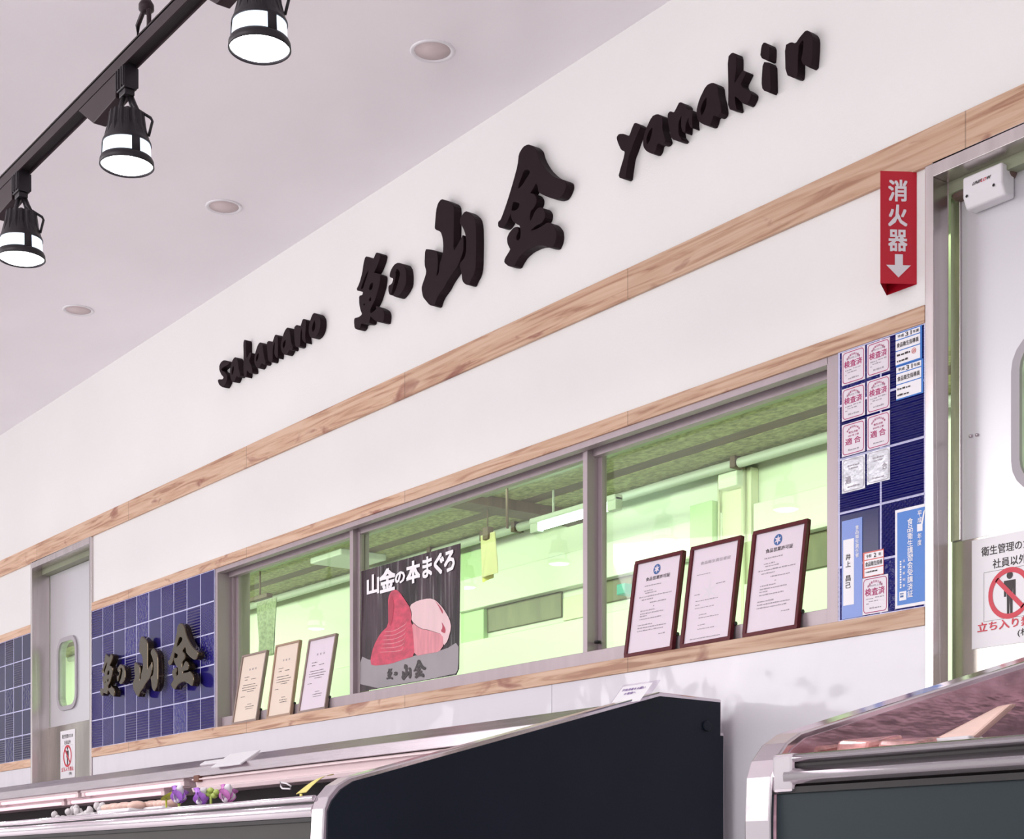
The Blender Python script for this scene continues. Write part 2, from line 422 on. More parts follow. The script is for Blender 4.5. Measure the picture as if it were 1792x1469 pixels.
class Face:
    """a flat face with local metres (a to the right, b up), used to lay print on real surfaces"""
    def __init__(s, o, U, V, off=0.0008):
        s.o = Vector(o); s.U = Vector(U).normalized(); s.V = Vector(V).normalized()
        s.N = s.U.cross(s.V).normalized(); s.off = off

    def p(s, a, b, k=1.0): return s.o + s.U * a + s.V * b + s.N * s.off * k

    def text(s, mb, body, a, b, w_, h_, bold=0.012, slant=0.0):
        vs, fs = text2d(body)
        n = max(len(body), 1)
        if w_ > h_ * n * 3: n = 1
        bx = bold * w_ / n; by = bold * h_ * .8
        for i, (dx, dy) in enumerate(((-bx, -by), (bx, -by), (bx, by), (-bx, by)) if bold > .005 else ((0, 0),)):
            mb.add([s.p(a + (x + slant * y) * w_ + dx, b + y * h_ + dy, 1 + .02 * i) for x, y in vs], fs)

    def vtext(s, mb, body, a, b, w_, h_, bold=0.012, fill=0.88):      # top-down column in the box
        n = len(body); c = h_ / n
        for i, ch in enumerate(body):
            if ch == ' ': continue
            g = c * fill; s.text(mb, ch, a, b + h_ - c * (i + 1) + (c - g) / 2, w_, g, bold)

    def rect(s, mb, a, b, w_, h_, k=0.6):
        mb.add([s.p(a, b, k), s.p(a + w_, b, k), s.p(a + w_, b + h_, k), s.p(a, b + h_, k)], [(0, 1, 2, 3)])

    def frame(s, mb, a, b, w_, h_, t, r=0.0, k=0.7, n=5):
        def loop(i):
            q = max(r - i, 0.0005); out = []
            for cx, cy, a0 in ((a + w_ - i - q, b + h_ - i - q, 0), (a + i + q, b + h_ - i - q, 90), (a + i + q, b + i + q, 180), (a + w_ - i - q, b + i + q, 270)):
                for j in range(n + 1):
                    t_ = math.radians(a0 + 90 * j / n); out.append(s.p(cx + q * math.cos(t_), cy + q * math.sin(t_), k))
            return out
        A, B = loop(0), loop(t); m = len(A)
        mb.add(A + B, [(i, (i + 1) % m, m + (i + 1) % m, m + i) for i in range(m)])

    def ring(s, mb, cx, cy, R, r, k=0.9, n=40):
        A = [s.p(cx + R * math.cos(2 * math.pi * i / n), cy + R * math.sin(2 * math.pi * i / n), k) for i in range(n)]
        B = [s.p(cx + r * math.cos(2 * math.pi * i / n), cy + r * math.sin(2 * math.pi * i / n), k) for i in range(n)]
        mb.add(A + B, [(i, (i + 1) % n, n + (i + 1) % n, n + i) for i in range(n)])

    def poly(s, mb, pts, k=0.9):
        mb.add([s.p(a, b, k) for a, b in pts], [tuple(range(len(pts)))])

    def disc(s, mb, cx, cy, R, k=0.9, n=28):
        s.poly(mb, [(cx + R * math.cos(2 * math.pi * i / n), cy + R * math.sin(2 * math.pi * i / n)) for i in range(n)], k)

    def lines(s, mb, rows, seed=1, h=0.0035):                         # unreadable small print as broken strokes
        rd = random.Random(seed)
        for a, b, w_ in rows:
            x = a
            while x < a + w_ - 0.002:
                l = min(rd.uniform(0.003, 0.012), a + w_ - x); s.rect(mb, x, b, l, h * rd.uniform(0.6, 1.0), 0.8); x += l + rd.uniform(0.0012, 0.003)


def chaikin(P, it=1):
    for _ in range(it):
        Q = []
        for i in range(len(P)):
            a, b = P[i], P[(i + 1) % len(P)]
            Q.append((a[0] * .8 + b[0] * .2, a[1] * .8 + b[1] * .2)); Q.append((a[0] * .2 + b[0] * .8, a[1] * .2 + b[1] * .8))
        P = Q
    return P


def outline_mesh(polys, depth, bevel=0.0):
    """filled outline with holes in local XY, thickness from z=0 down to z=-depth"""
    cu = bpy.data.curves.new('g', 'CURVE'); cu.dimensions = '2D'; cu.fill_mode = 'BOTH'; cu.extrude = max(depth / 2 - bevel, 1e-5)
    cu.bevel_depth = bevel; cu.bevel_resolution = 1; cu.offset = -bevel
    for P in polys:
        sp = cu.splines.new('POLY'); sp.points.add(len(P) - 1); sp.use_cyclic_u = True
        for q, (a, b) in zip(sp.points, P): q.co = (a, b, 0, 1)
    ob = bpy.data.objects.new('g', cu); COL.objects.link(ob)
    dg = bpy.context.evaluated_depsgraph_get(); me = bpy.data.meshes.new_from_object(ob.evaluated_get(dg))
    vs = [(q.co.x, q.co.y, q.co.z - depth / 2) for q in me.vertices]; fs = [tuple(p.vertices) for p in me.polygons]
    bpy.data.objects.remove(ob); bpy.data.curves.remove(cu); bpy.data.meshes.remove(me)
    return vs, fs


def trace(crop, polys, y):
    ox, oy, s = crop; out = []
    for P in polys:
        Q = []
        for a, b in P:
            p = PY(ox + a / s, oy + b / s, y); Q.append((p.x, p.z))
        out.append(Q)
    return out


def letter_obj(name, polys, yf, yb, m, parent=None, bevel=0.002):
    vs, fs = outline_mesh([chaikin(P) for P in polys], yf * -1 + yb, bevel)
    mb = MB(); mb.add([(x, yf - z, zz) for x, zz, z in vs], fs)
    return mb.build(name, m, parent)

# ------------------------------------------------------------------ room shell
CEIL = MZ(0.6495)
BAND_T, BAND_B = MZ(0.4668, -0.012), MZ(0.4436, -0.012)       # upper wood band
TRIM_T, TRIM_B = MZ(0.3580, -0.012), MZ(0.3468, -0.012)       # wood above window and tiles
SILL_T, SILL_B = MZ(0.1703, -0.012), MZ(0.1588, -0.012)     # wood below window and tiles
XL, XR = -15.0, 3.0
LD0, LD1 = WX(57), WX(163.5)                                 # left door opening
RD0, RD1 = WX(1624), WX(1624) + 1.02                         # right door opening
WN0, WN1 = WX(378), WX(1469.5)                               # window opening
WT = 0.05
# the shop wall with its openings
xs = [XL, LD0, LD1, WN0, WN1, RD0, RD1, XR]; zs = [0, SILL_B + .01, TRIM_T - .01, BAND_B + .01, CEIL]
mb = MB()
for i in range(len(xs) - 1):
    if i in (1, 5): cells = [(3, 4)]
    elif i == 3: cells = [(0, 1), (2, 4)]
    else: cells = [(0, 4)]
    for a, b in cells: mb.box(xs[i], xs[i + 1], 0, WT, zs[a], zs[b])
struct(mb.build('wall_shop', plaster))
struct(MB().box(XL, XR, -9.5, 0, CEIL, CEIL + .08).build('ceiling', ceil_m))
struct(MB().box(XL, XR, -9.5, 3, -.1, 0).build('floor', floor_m))
# gloss cladding under the sill
SEAM = WX(968)
for k, (a, b) in enumerate(((XL, LD0 - .003), (LD1 + .003, SEAM - .001), (SEAM + .001, RD0 - .003))):
    struct(MB().box(a, b, -.006, 0, 0, SILL_B + .004).build('wall_cladding', gloss_panel, bevel=.001))
# wood trims
for n, a, b, z0, z1, y in (('trim_1', XL, XR, BAND_B, BAND_T, -.012),
                           ('trim_2', LD1 + .002, RD0 - .002, TRIM_B, TRIM_T, -.012), ('trim_3', LD1 + .002, RD0 - .002, SILL_B, SILL_T, -.012),
                           ('trim_4', XL, LD0 - .002, TRIM_B, TRIM_T, -.012), ('trim_5', XL, LD0 - .002, SILL_B, SILL_T, -.012)):
    struct(MB().box(a, b, y, 0, z0, z1).build(n, wood, bevel=.002))
# tile fields
TS = (TRIM_B - SILL_T) / 5.0
for a, b, c, sp_ in ((XL + 3, LD0 - .002, (0.016, 0.014, 0.085), .22), (LD1 + .002, WN0 - .001, (0.018, 0.013, 0.145), .34), (WN1 + .001, RD0 - .002, (0.004, 0.004, 0.105), .2)):
    x0 = b if a < WN0 else RD0 - 2 * TS - .004
    o = MB().box(a, b, -.008, 0, SILL_T, TRIM_B).build('wall_tiles', tile_mat('blue_tiles', x0 - .0, SILL_T, TS, c, sp_)); struct(o)

# ------------------------------------------------------------------ window
win = struct(thing('window_1', 'wide counter window in grey aluminium frame between the two blue tile fields', 'window', (WN0, 0, SILL_T)))
WB, WTOP = SILL_T - .01, MZ(0.3466)
RAIL = MZ(0.1795, .03)
fr = MB()
fr.box(WN0, WN0 + .022, -.004, .17, WB, WTOP + .03)                      # left jamb
fr.box(WN0 + .022, WN0 + .04, .07, .115, RAIL, WTOP - .02)
fr.box(WN1 - .045, WN1, -.004, .10, WB, WTOP + .03)                      # right jamb
fr.box(WN0 + .02, WN1 - .04, -.004, .03, MZ(.3408), WTOP + .03)         # head
fr.box(WN0 + .02, WN1 - .04, .03, .17, MZ(.3408) + .025, WTOP + .06)
fr.box(WN0 + .02, WN1 - .04, .055, .085, MZ(.3370), WTOP + .03)
fr.box(WN0 + .02, WN1 - .04, .02, .17, WB, RAIL)                         # sill rail
fr.build('window_frame', alu, win, bevel=.0015)
m1, m2 = WX(612, .03), WX(1020, .03)
MB().box(m1, m1 + .026, .03, .075, RAIL - .005, MZ(.3408) + .03).build('mullion', alu, win, bevel=.001)
MB().box(m2, m2 + .024, .03, .105, RAIL - .005, MZ(.3408) + .03).build('mullion', alu, win, bevel=.001)
for a, b, y in ((WN0 + .04, m1 + .03, .095), (m1 + .02, m2 + .01, .062), (m2 + .02, WN1 - .03, .088)):
    zt = MZ(.3370) + .01
    st = MB()
    st.box(a, a + .024, y - .01, y + .012, RAIL - .004, zt); st.box(b - .02, b, y - .01, y + .012, RAIL - .004, zt)
    s_ = st.build('sash', alu, win, bevel=.001)
    MB().box(a + .02, b - .015, y, y + .004, RAIL - .004, zt).build('pane', glass, s_)
# two small latches on the sashes
for px, py in ((1052, 1127), (389, 1257)):
    p = PY(px, py, .075)
    MB().lathe([(.0, 0), (.012, 0), (.012, .008), (0, .008)], (p.x, .06, p.z), 12).build('latch', void_black, win)


# ------------------------------------------------------------------ doors
def door(n, x0, x1, label, wl, wz, kick_z, jd, y0, top_gap):
    """sliding steel door: frame stays with the wall, leaf hangs behind it"""
    ztop = BAND_B - .001
    f = MB(); t = .026
    f.box(x0, x0 + t, -.013, jd, 0, ztop); f.box(x1 - t, x1, -.013, jd, 0, ztop); f.box(x0 + t, x1 - t, -.013, jd, ztop - .036, ztop)
    fo = struct(f.build('trim_door_frame', steel_v, bevel=.002))
    d = struct(thing('door_%d' % n, label, 'door', ((x0 + x1) / 2, .09, 0)))
    zt = ztop - .02 - top_gap
    a, b = x0 + .012, x1 + .06
    y1 = y0 + .04
    # leaf with a round-cornered window hole
    wx0, wx1 = wl; wz0, wz1 = wz
    hole = []; r = .07
    for cx, cz, a0 in ((wx1 - r, wz1 - r, 0), (wx0 + r, wz1 - r, 90), (wx0 + r, wz0 + r, 180), (wx1 - r, wz0 + r, 270)):
        for j in range(7):
            q = math.radians(a0 + 15 * j); hole.append((cx + r * math.cos(q), cz + r * math.sin(q)))
    vs, fs = outline_mesh([[(a, 0), (b, 0), (b, zt), (a, zt)], hole], y1 - y0)
    L = MB(); L.add([(x, y0 - zl, z) for x, z, zl in vs], fs)
    L.build('leaf', door_m, d)
    G = MB(); fc = Face((0, y0 - .004, 0), (1, 0, 0), (0, 0, 1), 0)
    for yy, tt in ((y0 - .010, .026),):
        fr_ = Face((0, yy, 0), (1, 0, 0), (0, 0, 1), 0); bk = Face((0, y1, 0), (1, 0, 0), (0, 0, 1), 0)
        fr_.frame(G, wx0 - .022, wz0 - .022, wx1 - wx0 + .044, wz1 - wz0 + .044, .026, .09)
        A = MB()
    # turn the flat ring into a raised gasket
    k = len(G.v); G.v += [(x, y0 + .001, z) for x, y, z in G.v[:k]]
    h = k // 2
    for i in range(h):
        j = (i + 1) % h
        G.f.append([i, j, k + j, k + i]); G.sm.append(False)
        G.f.append([h + i, h + j, k + h + j, k + h + i]); G.sm.append(False)
    G.build('window_gasket', rubber, d)
    MB().box(wx0 - .01, wx1 + .01, y0 + .012, y0 + .018, wz0 - .01, wz1 + .01).build('pane', glass, d)
    MB().box(a + .003, b - .003, y0 - .004, y0, .02, kick_z).build('kick_plate', kick_m, d, bevel=.001)
    if n == 2:
        MB().box(a, a + .032, y0 - .007, y0, kick_z + .002, zt).build('edge_strip', steel_v, d, bevel=.002)
        for px, py in ((1700, 766), (1711, 764)):
            p = PY(px, py, y0); MB().lathe([(0, 0), (.005, 0), (.005, .006), (0, .006)], (p.x, y0 - .003, p.z), 10).build('screw', steel, d)
    # hanger rail above the leaf, behind the header
    MB().box(x0 - .15, x1 + .2, y1 + .01, y1 + .05, ztop + .02, ztop + .09).build('hanger_rail', steel_v, d)
    return d


YLD, YRD = .098, .085
zk_l = PY(100, 1272, YLD).z
door(1, LD0, LD1, 'steel sliding door between the two blue tile fields at far left', (PY(104, 1200, YLD).x, PY(134, 1200, YLD).x), (PY(104, 1240, YLD).z, PY(104, 1126, YLD).z), zk_l, .095, YLD, .05)
zk_r = PY(1700, 944, YRD).z
wl0 = PY(1786, 700, YRD).x
door(2, RD0, RD1, 'steel sliding door at the right edge behind the refrigerated case', (wl0, wl0 + .30), (PY(1786, 852, YRD).z, PY(1786, 602, YRD).z), zk_r, WT, YRD, 0)

# closer box on the right door
p0, p1 = PY(1684, 372, .03), PY(1751, 300, .03)
cl = thing('door_closer', 'white plastic closer box at the top of the right sliding door', 'door closer', (p0.x, .08, p0.z))
bx0, bx1, bz0, bz1 = p0.x, p1.x + .004, p0.z + .008, PY(1684, 312, .03).z
MB().prism_x([(.03, bz0 + .03), (.045, bz0), (.084, bz0), (.084, bz1), (.03, bz1)], bx0, bx1).build('housing', white_plastic, cl, bevel=.006, seg=3)
fc = Face((bx0, .0295, bz0), (1, 0, 0), (0, 0, 1))
W_, H_ = bx1 - bx0, bz1 - bz0
q = MB(); fc.text(q, 'UNIF', W_ * .25, H_ * .62, W_ * .21, H_ * .10, .03, .25); fc.text(q, 'W', W_ * .61, H_ * .62, W_ * .10, H_ * .10, .03, .25)
q.build('lettering', black_ink, cl)
q = MB(); fc.text(q, 'LO', W_ * .475, H_ * .62, W_ * .125, H_ * .10, .03, .25); q.build('lettering', red_ink, cl)
q = MB(); fc.disc(q, W_ * .12, H_ * .36, .004); fc.disc(q, W_ * .80, H_ * .36, .004); q.build('screw', void_black, cl)
# rubber track cover above it
pa, pb = PY(1663, 300, .065), PY(1772, 262, .065)
tcv = thing('track_cover', 'dark rounded track cover behind the right door header', 'cover', (pa.x, .07, BAND_B - .06))
MB().box(pa.x, pb.x, .056, .13, BAND_B - .085, BAND_B - .022).build('cover_shell', k_brown, tcv, bevel=.02, seg=4)

# ------------------------------------------------------------------ raised sign letters
KIN = [[(385, 75), (440, 92), (478, 130), (492, 190), (520, 255), (570, 335), (640, 405), (700, 440), (765, 455), (800, 475), (803, 530), (775, 600), (740, 650), (690, 665), (620, 650), (540, 615), (500, 590), (497, 540), (478, 492), (445, 550), (412, 600), (455, 605), (485, 650), (480, 710), (450, 760), (420, 790), (410, 850), (414, 900), (440, 850), (465, 790), (510, 747), (555, 762), (578, 810), (570, 870), (540, 920), (480, 945), (415, 1002), (480, 985), (560, 940), (600, 910), (650, 930), (690, 985), (697, 1060), (682, 1130), (655, 1185), (600, 1182), (560, 1162), (480, 1165), (380, 1210), (310, 1270), (265, 1340), (240, 1390), (180, 1385), (133, 1345), (140, 1300), (200, 1205), (188, 1185), (168, 1140), (163, 1080), (190, 1020), (240, 965), (282, 958), (292, 1000), (262, 1070), (275, 1112), (305, 1085), (312, 1020), (300, 948), (270, 935), (225, 900), (205, 845), (206, 815), (190, 860), (160, 930), (120, 975), (70, 966), (68, 908), (100, 880), (170, 680), (230, 480), (278, 300), (290, 180), (335, 105)],
       [(385, 345), (413, 370), (395, 410), (360, 460), (330, 510), (285, 557), (290, 510), (320, 430), (345, 360)],
       [(235, 690), (302, 708), (287, 760), (255, 785), (214, 790), (222, 730)]]
YAMA = [[(300, 58), (355, 73), (440, 108), (464, 160), (460, 400), (456, 720), (500, 640), (545, 560), (575, 500), (582, 600), (575, 720), (540, 820), (510, 900), (450, 985), (380, 1085), (330, 1185), (270, 1262), (235, 1332), (215, 1408), (150, 1390), (110, 1342), (70, 1292), (50, 1180), (70, 1110), (105, 1010), (110, 960), (88, 880), (98, 688), (150, 690), (240, 708), (256, 760), (260, 900), (240, 1030), (270, 990), (277, 880), (303, 800), (320, 740), (325, 640), (315, 540), (290, 470), (220, 442), (218, 400), (235, 200), (258, 112)],
        [(600, 208), (660, 233), (715, 285), (738, 380), (742, 600), (737, 900), (715, 1005), (672, 1082), (650, 1140), (600, 1132), (563, 1090), (550, 965), (524, 872), (592, 800), (614, 700), (614, 560), (592, 470), (560, 398), (531, 368), (540, 288)]]
UO = [[(475, 63), (545, 92), (532, 180), (502, 270), (452, 380), (430, 418), (490, 423), (542, 450), (542, 520), (526, 640), (490, 760), (452, 880), (402, 980), (368, 1050), (375, 1110), (430, 1075), (475, 1035), (460, 983), (530, 1008), (592, 1050), (612, 1120), (606, 1200), (592, 1277), (480, 1257), (420, 1212), (375, 1160), (362, 1230), (346, 1292), (212, 1285), (202, 1350), (160, 1397), (100, 1372), (88, 1250), (98, 1190), (165, 1178), (230, 1130), (200, 1060), (178, 950), (176, 808), (236, 795), (242, 740), (123, 717), (180, 600), (230, 420), (253, 250), (285, 133), (350, 145), (425, 177), (450, 110)],
      [(345, 370), (312, 480), (270, 600), (244, 690), (208, 690), (250, 560), (300, 430)],
      [(415, 575), (412, 660), (387, 710), (345, 705), (365, 620)], [(390, 828), (377, 910), (345, 892), (360, 850)], [(265, 938), (281, 960), (265, 982), (253, 960)]]
NO = [[(845, 240), (940, 266), (978, 340), (990, 460), (984, 610), (932, 720), (872, 800), (830, 842), (752, 812), (810, 700), (850, 560), (880, 440), (865, 380), (830, 345), (802, 400), (806, 470), (790, 560), (762, 640), (735, 770), (700, 802), (678, 730), (678, 640), (740, 600), (765, 515), (698, 492), (703, 420), (740, 330), (790, 265)]]
K_CROP = {'kin': ((860, 240, 6.12), KIN), 'yama': ((730, 340, 7.166), YAMA), 'uo': ((610, 435, 9.792), UO), 'no': ((610, 435, 9.792), NO)}
SAK = ((370, 540, 9.791), [
    ('s', [[(210, 885), (290, 903), (302, 950), (262, 977), (215, 1002), (167, 1037), (180, 1070), (232, 1092), (266, 1140), (266, 1220), (240, 1300), (200, 1362), (130, 1312), (108, 1250), (113, 1215), (190, 1215), (208, 1180), (168, 1140), (133, 1060), (133, 980), (160, 920)]]),
    ('a', [[(400, 833), (440, 850), (457, 950), (472, 1060), (497, 1140), (460, 1182), (432, 1150), (392, 1262), (350, 1260), (320, 1170), (313, 1060), (335, 950), (368, 870)], [(385, 985), (380, 1080), (350, 1150), (344, 1080), (360, 1010)]]),
    ('k', [[(560, 533), (592, 550), (592, 720), (602, 868), (650, 757), (682, 760), (672, 820), (642, 900), (692, 1000), (702, 1102), (650, 1112), (607, 1050), (597, 1182), (560, 1172), (545, 1050), (550, 800), (543, 600)]]),
    ('a', [[(830, 578), (870, 600), (887, 720), (907, 850), (932, 930), (900, 972), (862, 930), (812, 1032), (770, 1012), (733, 930), (733, 830), (760, 720), (795, 620)], [(810, 757), (800, 850), (770, 922), (760, 850), (780, 790)]])])
NANO = ((460, 540, 11.3), [
    ('n', [[(110, 638), (165, 658), (182, 690), (213, 590), (243, 513), (292, 533), (299, 660), (294, 992), (250, 962), (222, 892), (232, 740), (235, 655), (197, 760), (192, 1050), (150, 1067), (100, 1032), (85, 850), (73, 680)]]),
    ('a', [[(480, 373), (522, 390), (542, 520), (562, 680), (592, 780), (570, 832), (532, 800), (472, 922), (410, 912), (358, 830), (348, 720), (378, 590), (430, 440)], [(452, 605), (442, 720), (410, 802), (388, 740), (408, 660)]]),
    ('n', [[(660, 323), (720, 343), (732, 390), (760, 290), (790, 203), (852, 220), (852, 330), (834, 560), (852, 692), (810, 662), (768, 600), (773, 440), (778, 375), (742, 470), (737, 740), (692, 772), (640, 752), (620, 600), (613, 380)]]),
    ('o', [[(995, 83), (1080, 108), (1132, 190), (1137, 330), (1112, 450), (1062, 540), (1000, 592), (940, 577), (903, 480), (908, 340), (940, 210)], [(1025, 225), (1037, 330), (1022, 420), (985, 472), (968, 400), (988, 300)]])])
YAM = ((1070, 140, 8.162), [
    ('y', [[(330, 603), (402, 640), (414, 680), (374, 760), (324, 880), (284, 1000), (244, 1100), (214, 1300), (198, 1422), (93, 1392), (130, 1250), (170, 1120), (190, 1020), (135, 1002), (90, 900), (68, 820), (105, 768), (180, 768), (250, 810), (290, 690)]]),
    ('a', [[(650, 483), (725, 510), (730, 600), (725, 700), (755, 800), (775, 872), (730, 922), (655, 905), (635, 1000), (592, 1062), (500, 1022), (453, 960), (448, 850), (480, 720), (575, 518)], [(590, 668), (572, 780), (540, 882), (503, 925), (498, 830), (530, 740)]]),
    ('m', [[(840, 443), (888, 468), (930, 390), (970, 308), (1055, 350), (1068, 428), (1135, 420), (1155, 480), (1148, 600), (1158, 692), (1120, 672), (1098, 600), (1105, 530), (1060, 622), (1052, 762), (1010, 735), (990, 650), (1002, 500), (958, 600), (955, 780), (1010, 850), (975, 884), (850, 842), (823, 700), (798, 520), (808, 470)]]),
    ('a', [[(1440, 33), (1512, 68), (1524, 200), (1555, 320), (1572, 462), (1522, 524), (1455, 505), (1430, 600), (1400, 662), (1300, 632), (1233, 580), (1207, 450), (1250, 280), (1348, 78)], [(1360, 235), (1352, 370), (1312, 470), (1280, 514), (1268, 420), (1308, 310)]])])
KINN = ((1260, 40, 8.64), [
    ('k', [[(180, 443), (245, 470), (245, 700), (210, 932), (262, 840), (340, 713), (400, 740), (374, 800), (312, 920), (340, 980), (414, 1010), (474, 1060), (462, 1132), (402, 1242), (330, 1212), (258, 1130), (223, 1108), (228, 1200), (254, 1332), (118, 1302), (123, 1000), (113, 520)]]),
    ('i', [[(660, 288), (745, 330), (745, 480), (732, 582), (603, 522), (623, 350)], [(645, 588), (755, 600), (760, 800), (765, 1062), (640, 1017), (623, 900)]]),
    ('n', [[(1070, 288), (1142, 310), (1200, 218), (1300, 103), (1372, 148), (1404, 220), (1399, 420), (1374, 692), (1218, 602), (1255, 400), (1262, 245), (1192, 330), (1178, 500), (1173, 802), (1130, 842), (988, 782), (977, 340)]])])
YF, YB = -.036, -.0005
gs = {}
lab = {'uo': 'black raised brush character for fish, first of the large wall sign', 'no': 'small black raised hiragana between the fish and mountain characters on white wall',
       'yama': 'tall black raised brush character for mountain in the middle of the wall sign', 'kin': 'largest black raised brush character for gold, last of the large wall sign'}
for k in ('uo', 'no', 'yama', 'kin'):
    gs[k] = trace(K_CROP[k][0], K_CROP[k][1], YF)
    tag(letter_obj('sign_character', gs[k], YF, YB, black_m), lab[k], 'sign letter', 'raised sign characters')
words = [(SAK, ['letter s starting the lower left word', 'first letter a of the lower left word, beside the s', 'letter k of the lower left word, with the tall stem', 'second letter a of the lower left word, right of the k']),
         (NANO, ['first letter n of the lower left word', 'third letter a of the lower left word, between two letters n', 'second letter n of the lower left word, beside the o', 'round letter o ending the lower left word']),
         (YAM, ['letter y starting the upper right word', 'first letter a of the upper right word, beside the y', 'letter m of the upper right word', 'second letter a of the upper right word, left of the k']),
         (KINN, ['letter k of the upper right word', 'dotted letter i of the upper right word', 'letter n ending the upper right word'])]
for (crop, L), labs in words:
    for (ch, P), lb in zip(L, labs):
        tag(letter_obj('sign_letter', trace(crop, P, YF + .004), YF + .004, YB, black_m, bevel=.0012), 'black raised ' + lb, 'sign letter', 'raised sign letters')

# the same mark in gloss black on the tiles
allp = [q for k in gs for P in gs[k] for q in P]
sx0 = min(q[0] for q in allp); sx1 = max(q[0] for q in allp); sz0 = min(q[1] for q in gs['yama'][0]); sz1 = max(q[1] for q in gs['kin'][0])
YT = -.062
lx0 = PY(174.5, 1215, YT).x; lx1 = PY(346.5, 1150, YT).x; lz0 = PY(241, 1221, YT).z; lz1 = PY(317, 1090.5, YT).z


def remap(P, a0, a1, b0, b1):
    return [[(a0 + (x - sx0) / (sx1 - sx0) * (a1 - a0), b0 + (z - sz0) / (sz1 - sz0) * (b1 - b0)) for x, z in Q] for Q in P]


lab2 = {'uo': 'glossy black fish character at the left of the sign on blue tiles', 'no': 'small glossy black hiragana on blue tiles, second of the tile sign',
        'yama': 'glossy black mountain character in the middle of the sign on blue tiles', 'kin': 'glossy black gold character at the right of the sign on blue tiles'}
for k in ('uo', 'no', 'yama', 'kin'):
    P = remap(gs[k], lx0, lx1, lz0, lz1)
    xs_ = [q[0] for q in P[0]]; zs_ = [q[1] for q in P[0]]
    root = thing('tile_sign_character', lab2[k], 'sign letter', (sum(xs_) / len(xs_), 0, min(zs_)), 'glossy characters on the tiles')
    letter_obj('character', P, YT, YT + .036, gloss_black, root, bevel=.004)
    for t in (.25, .7):                                     # stand-off pins into the tiles
        c = P[0][int(len(P[0]) * t)]; mx_, mz_ = sum(xs_) / len(xs_), sum(zs_) / len(zs_)
        c = (c[0] * .75 + mx_ * .25, c[1] * .75 + mz_ * .25)
        MB().tube([(c[0], YT + .03, c[1]), (c[0], -.008, c[1])], .004).build('pin', steel, root)

# ------------------------------------------------------------------ fire extinguisher sign (prism)
bl, br_ = WX(1552), WX(1604.5)
zb = PY(1578, 506, 0).z; ap = PX(1540, 495, (bl + br_) / 2)
A = PY(1540.5, 496, -.085); ax = A.x
zt = PY(1540.5, 299, -.085).z; zb = A.z
fs_ = thing('fire_extinguisher_sign', 'red wedge-shaped sign with white characters and down arrow beside the right door', 'sign', ((bl + br_) / 2, 0, zb))
pr = MB(); apx, apy = ax, -.085
pr.add([(bl, -.0012, zb), (apx, apy, zb), (br_, -.0012, zb), (bl, -.0012, zt), (apx, apy, zt), (br_, -.0012, zt)],
       [(0, 1, 4, 3), (1, 2, 5, 4), (3, 4, 5)])
in_ = .003
pr.add([(bl + in_, -.0012 - in_ * .3, zb), (apx, apy + in_ * 1.6, zb), (br_ - in_, -.0012 - in_ * .3, zb), (bl + in_, -.0012, zb + .09), (apx, apy + in_ * 1.6, zb + .09), (br_ - in_, -.0012, zb + .09)],
       [(0, 1, 4, 3), (1, 2, 5, 4), (3, 4, 5)])
pr.box(bl, br_, -.0012, -.0004, zb, zt)
pr.build('body', red_m, fs_)
U = Vector((br_ - apx, -.0012 - apy, 0)); Wd = U.length; Hd = zt - zb
fc = Face((apx, apy, zb), U, (0, 0, 1)); q = MB()
for i, ch in enumerate('消火器'):
    fc.text(q, ch, Wd * .23, Hd * (.735 - .222 * i), Wd * .50, Hd * .185, .03)
fc.poly(q, [(Wd * .40, Hd * .262), (Wd * .62, Hd * .262), (Wd * .62, Hd * .165), (Wd * .84, Hd * .165), (Wd * .50, Hd * .055), (Wd * .16, Hd * .165), (Wd * .40, Hd * .165)])
q.build('lettering', white_ink, fs_)


# ------------------------------------------------------------------ stickers on the right tiles
def sticker(pxl, pxr, yt, yb, name, label, cat, m, group=None, thick=.0012, y=-.0084):
    a, b = PY(pxl, yt, y), PY(pxr, yt, y); c = PY(pxl, yb, y)
    o = thing(name, label, cat, (a.x, -.008, c.z), group)
    w_, h_ = b.x - a.x, a.z - c.z
    MB().box(a.x, b.x, y - thick, y, c.z, a.z).build('sheet', m, o)
    return o, Face((a.x, y - thick, c.z), (1, 0, 0), (0, 0, 1), .0005), w_, h_


def arc_text(f, mb, body, cx, cy, R, size, span):
    n = len(body)
    for i, ch in enumerate(body):
        t = math.radians(90 + span / 2 - span * i / (n - 1))
        f.text(mb, ch, cx + R * math.cos(t) - size / 2, cy + R * math.sin(t) - size / 2, size, size, .012)


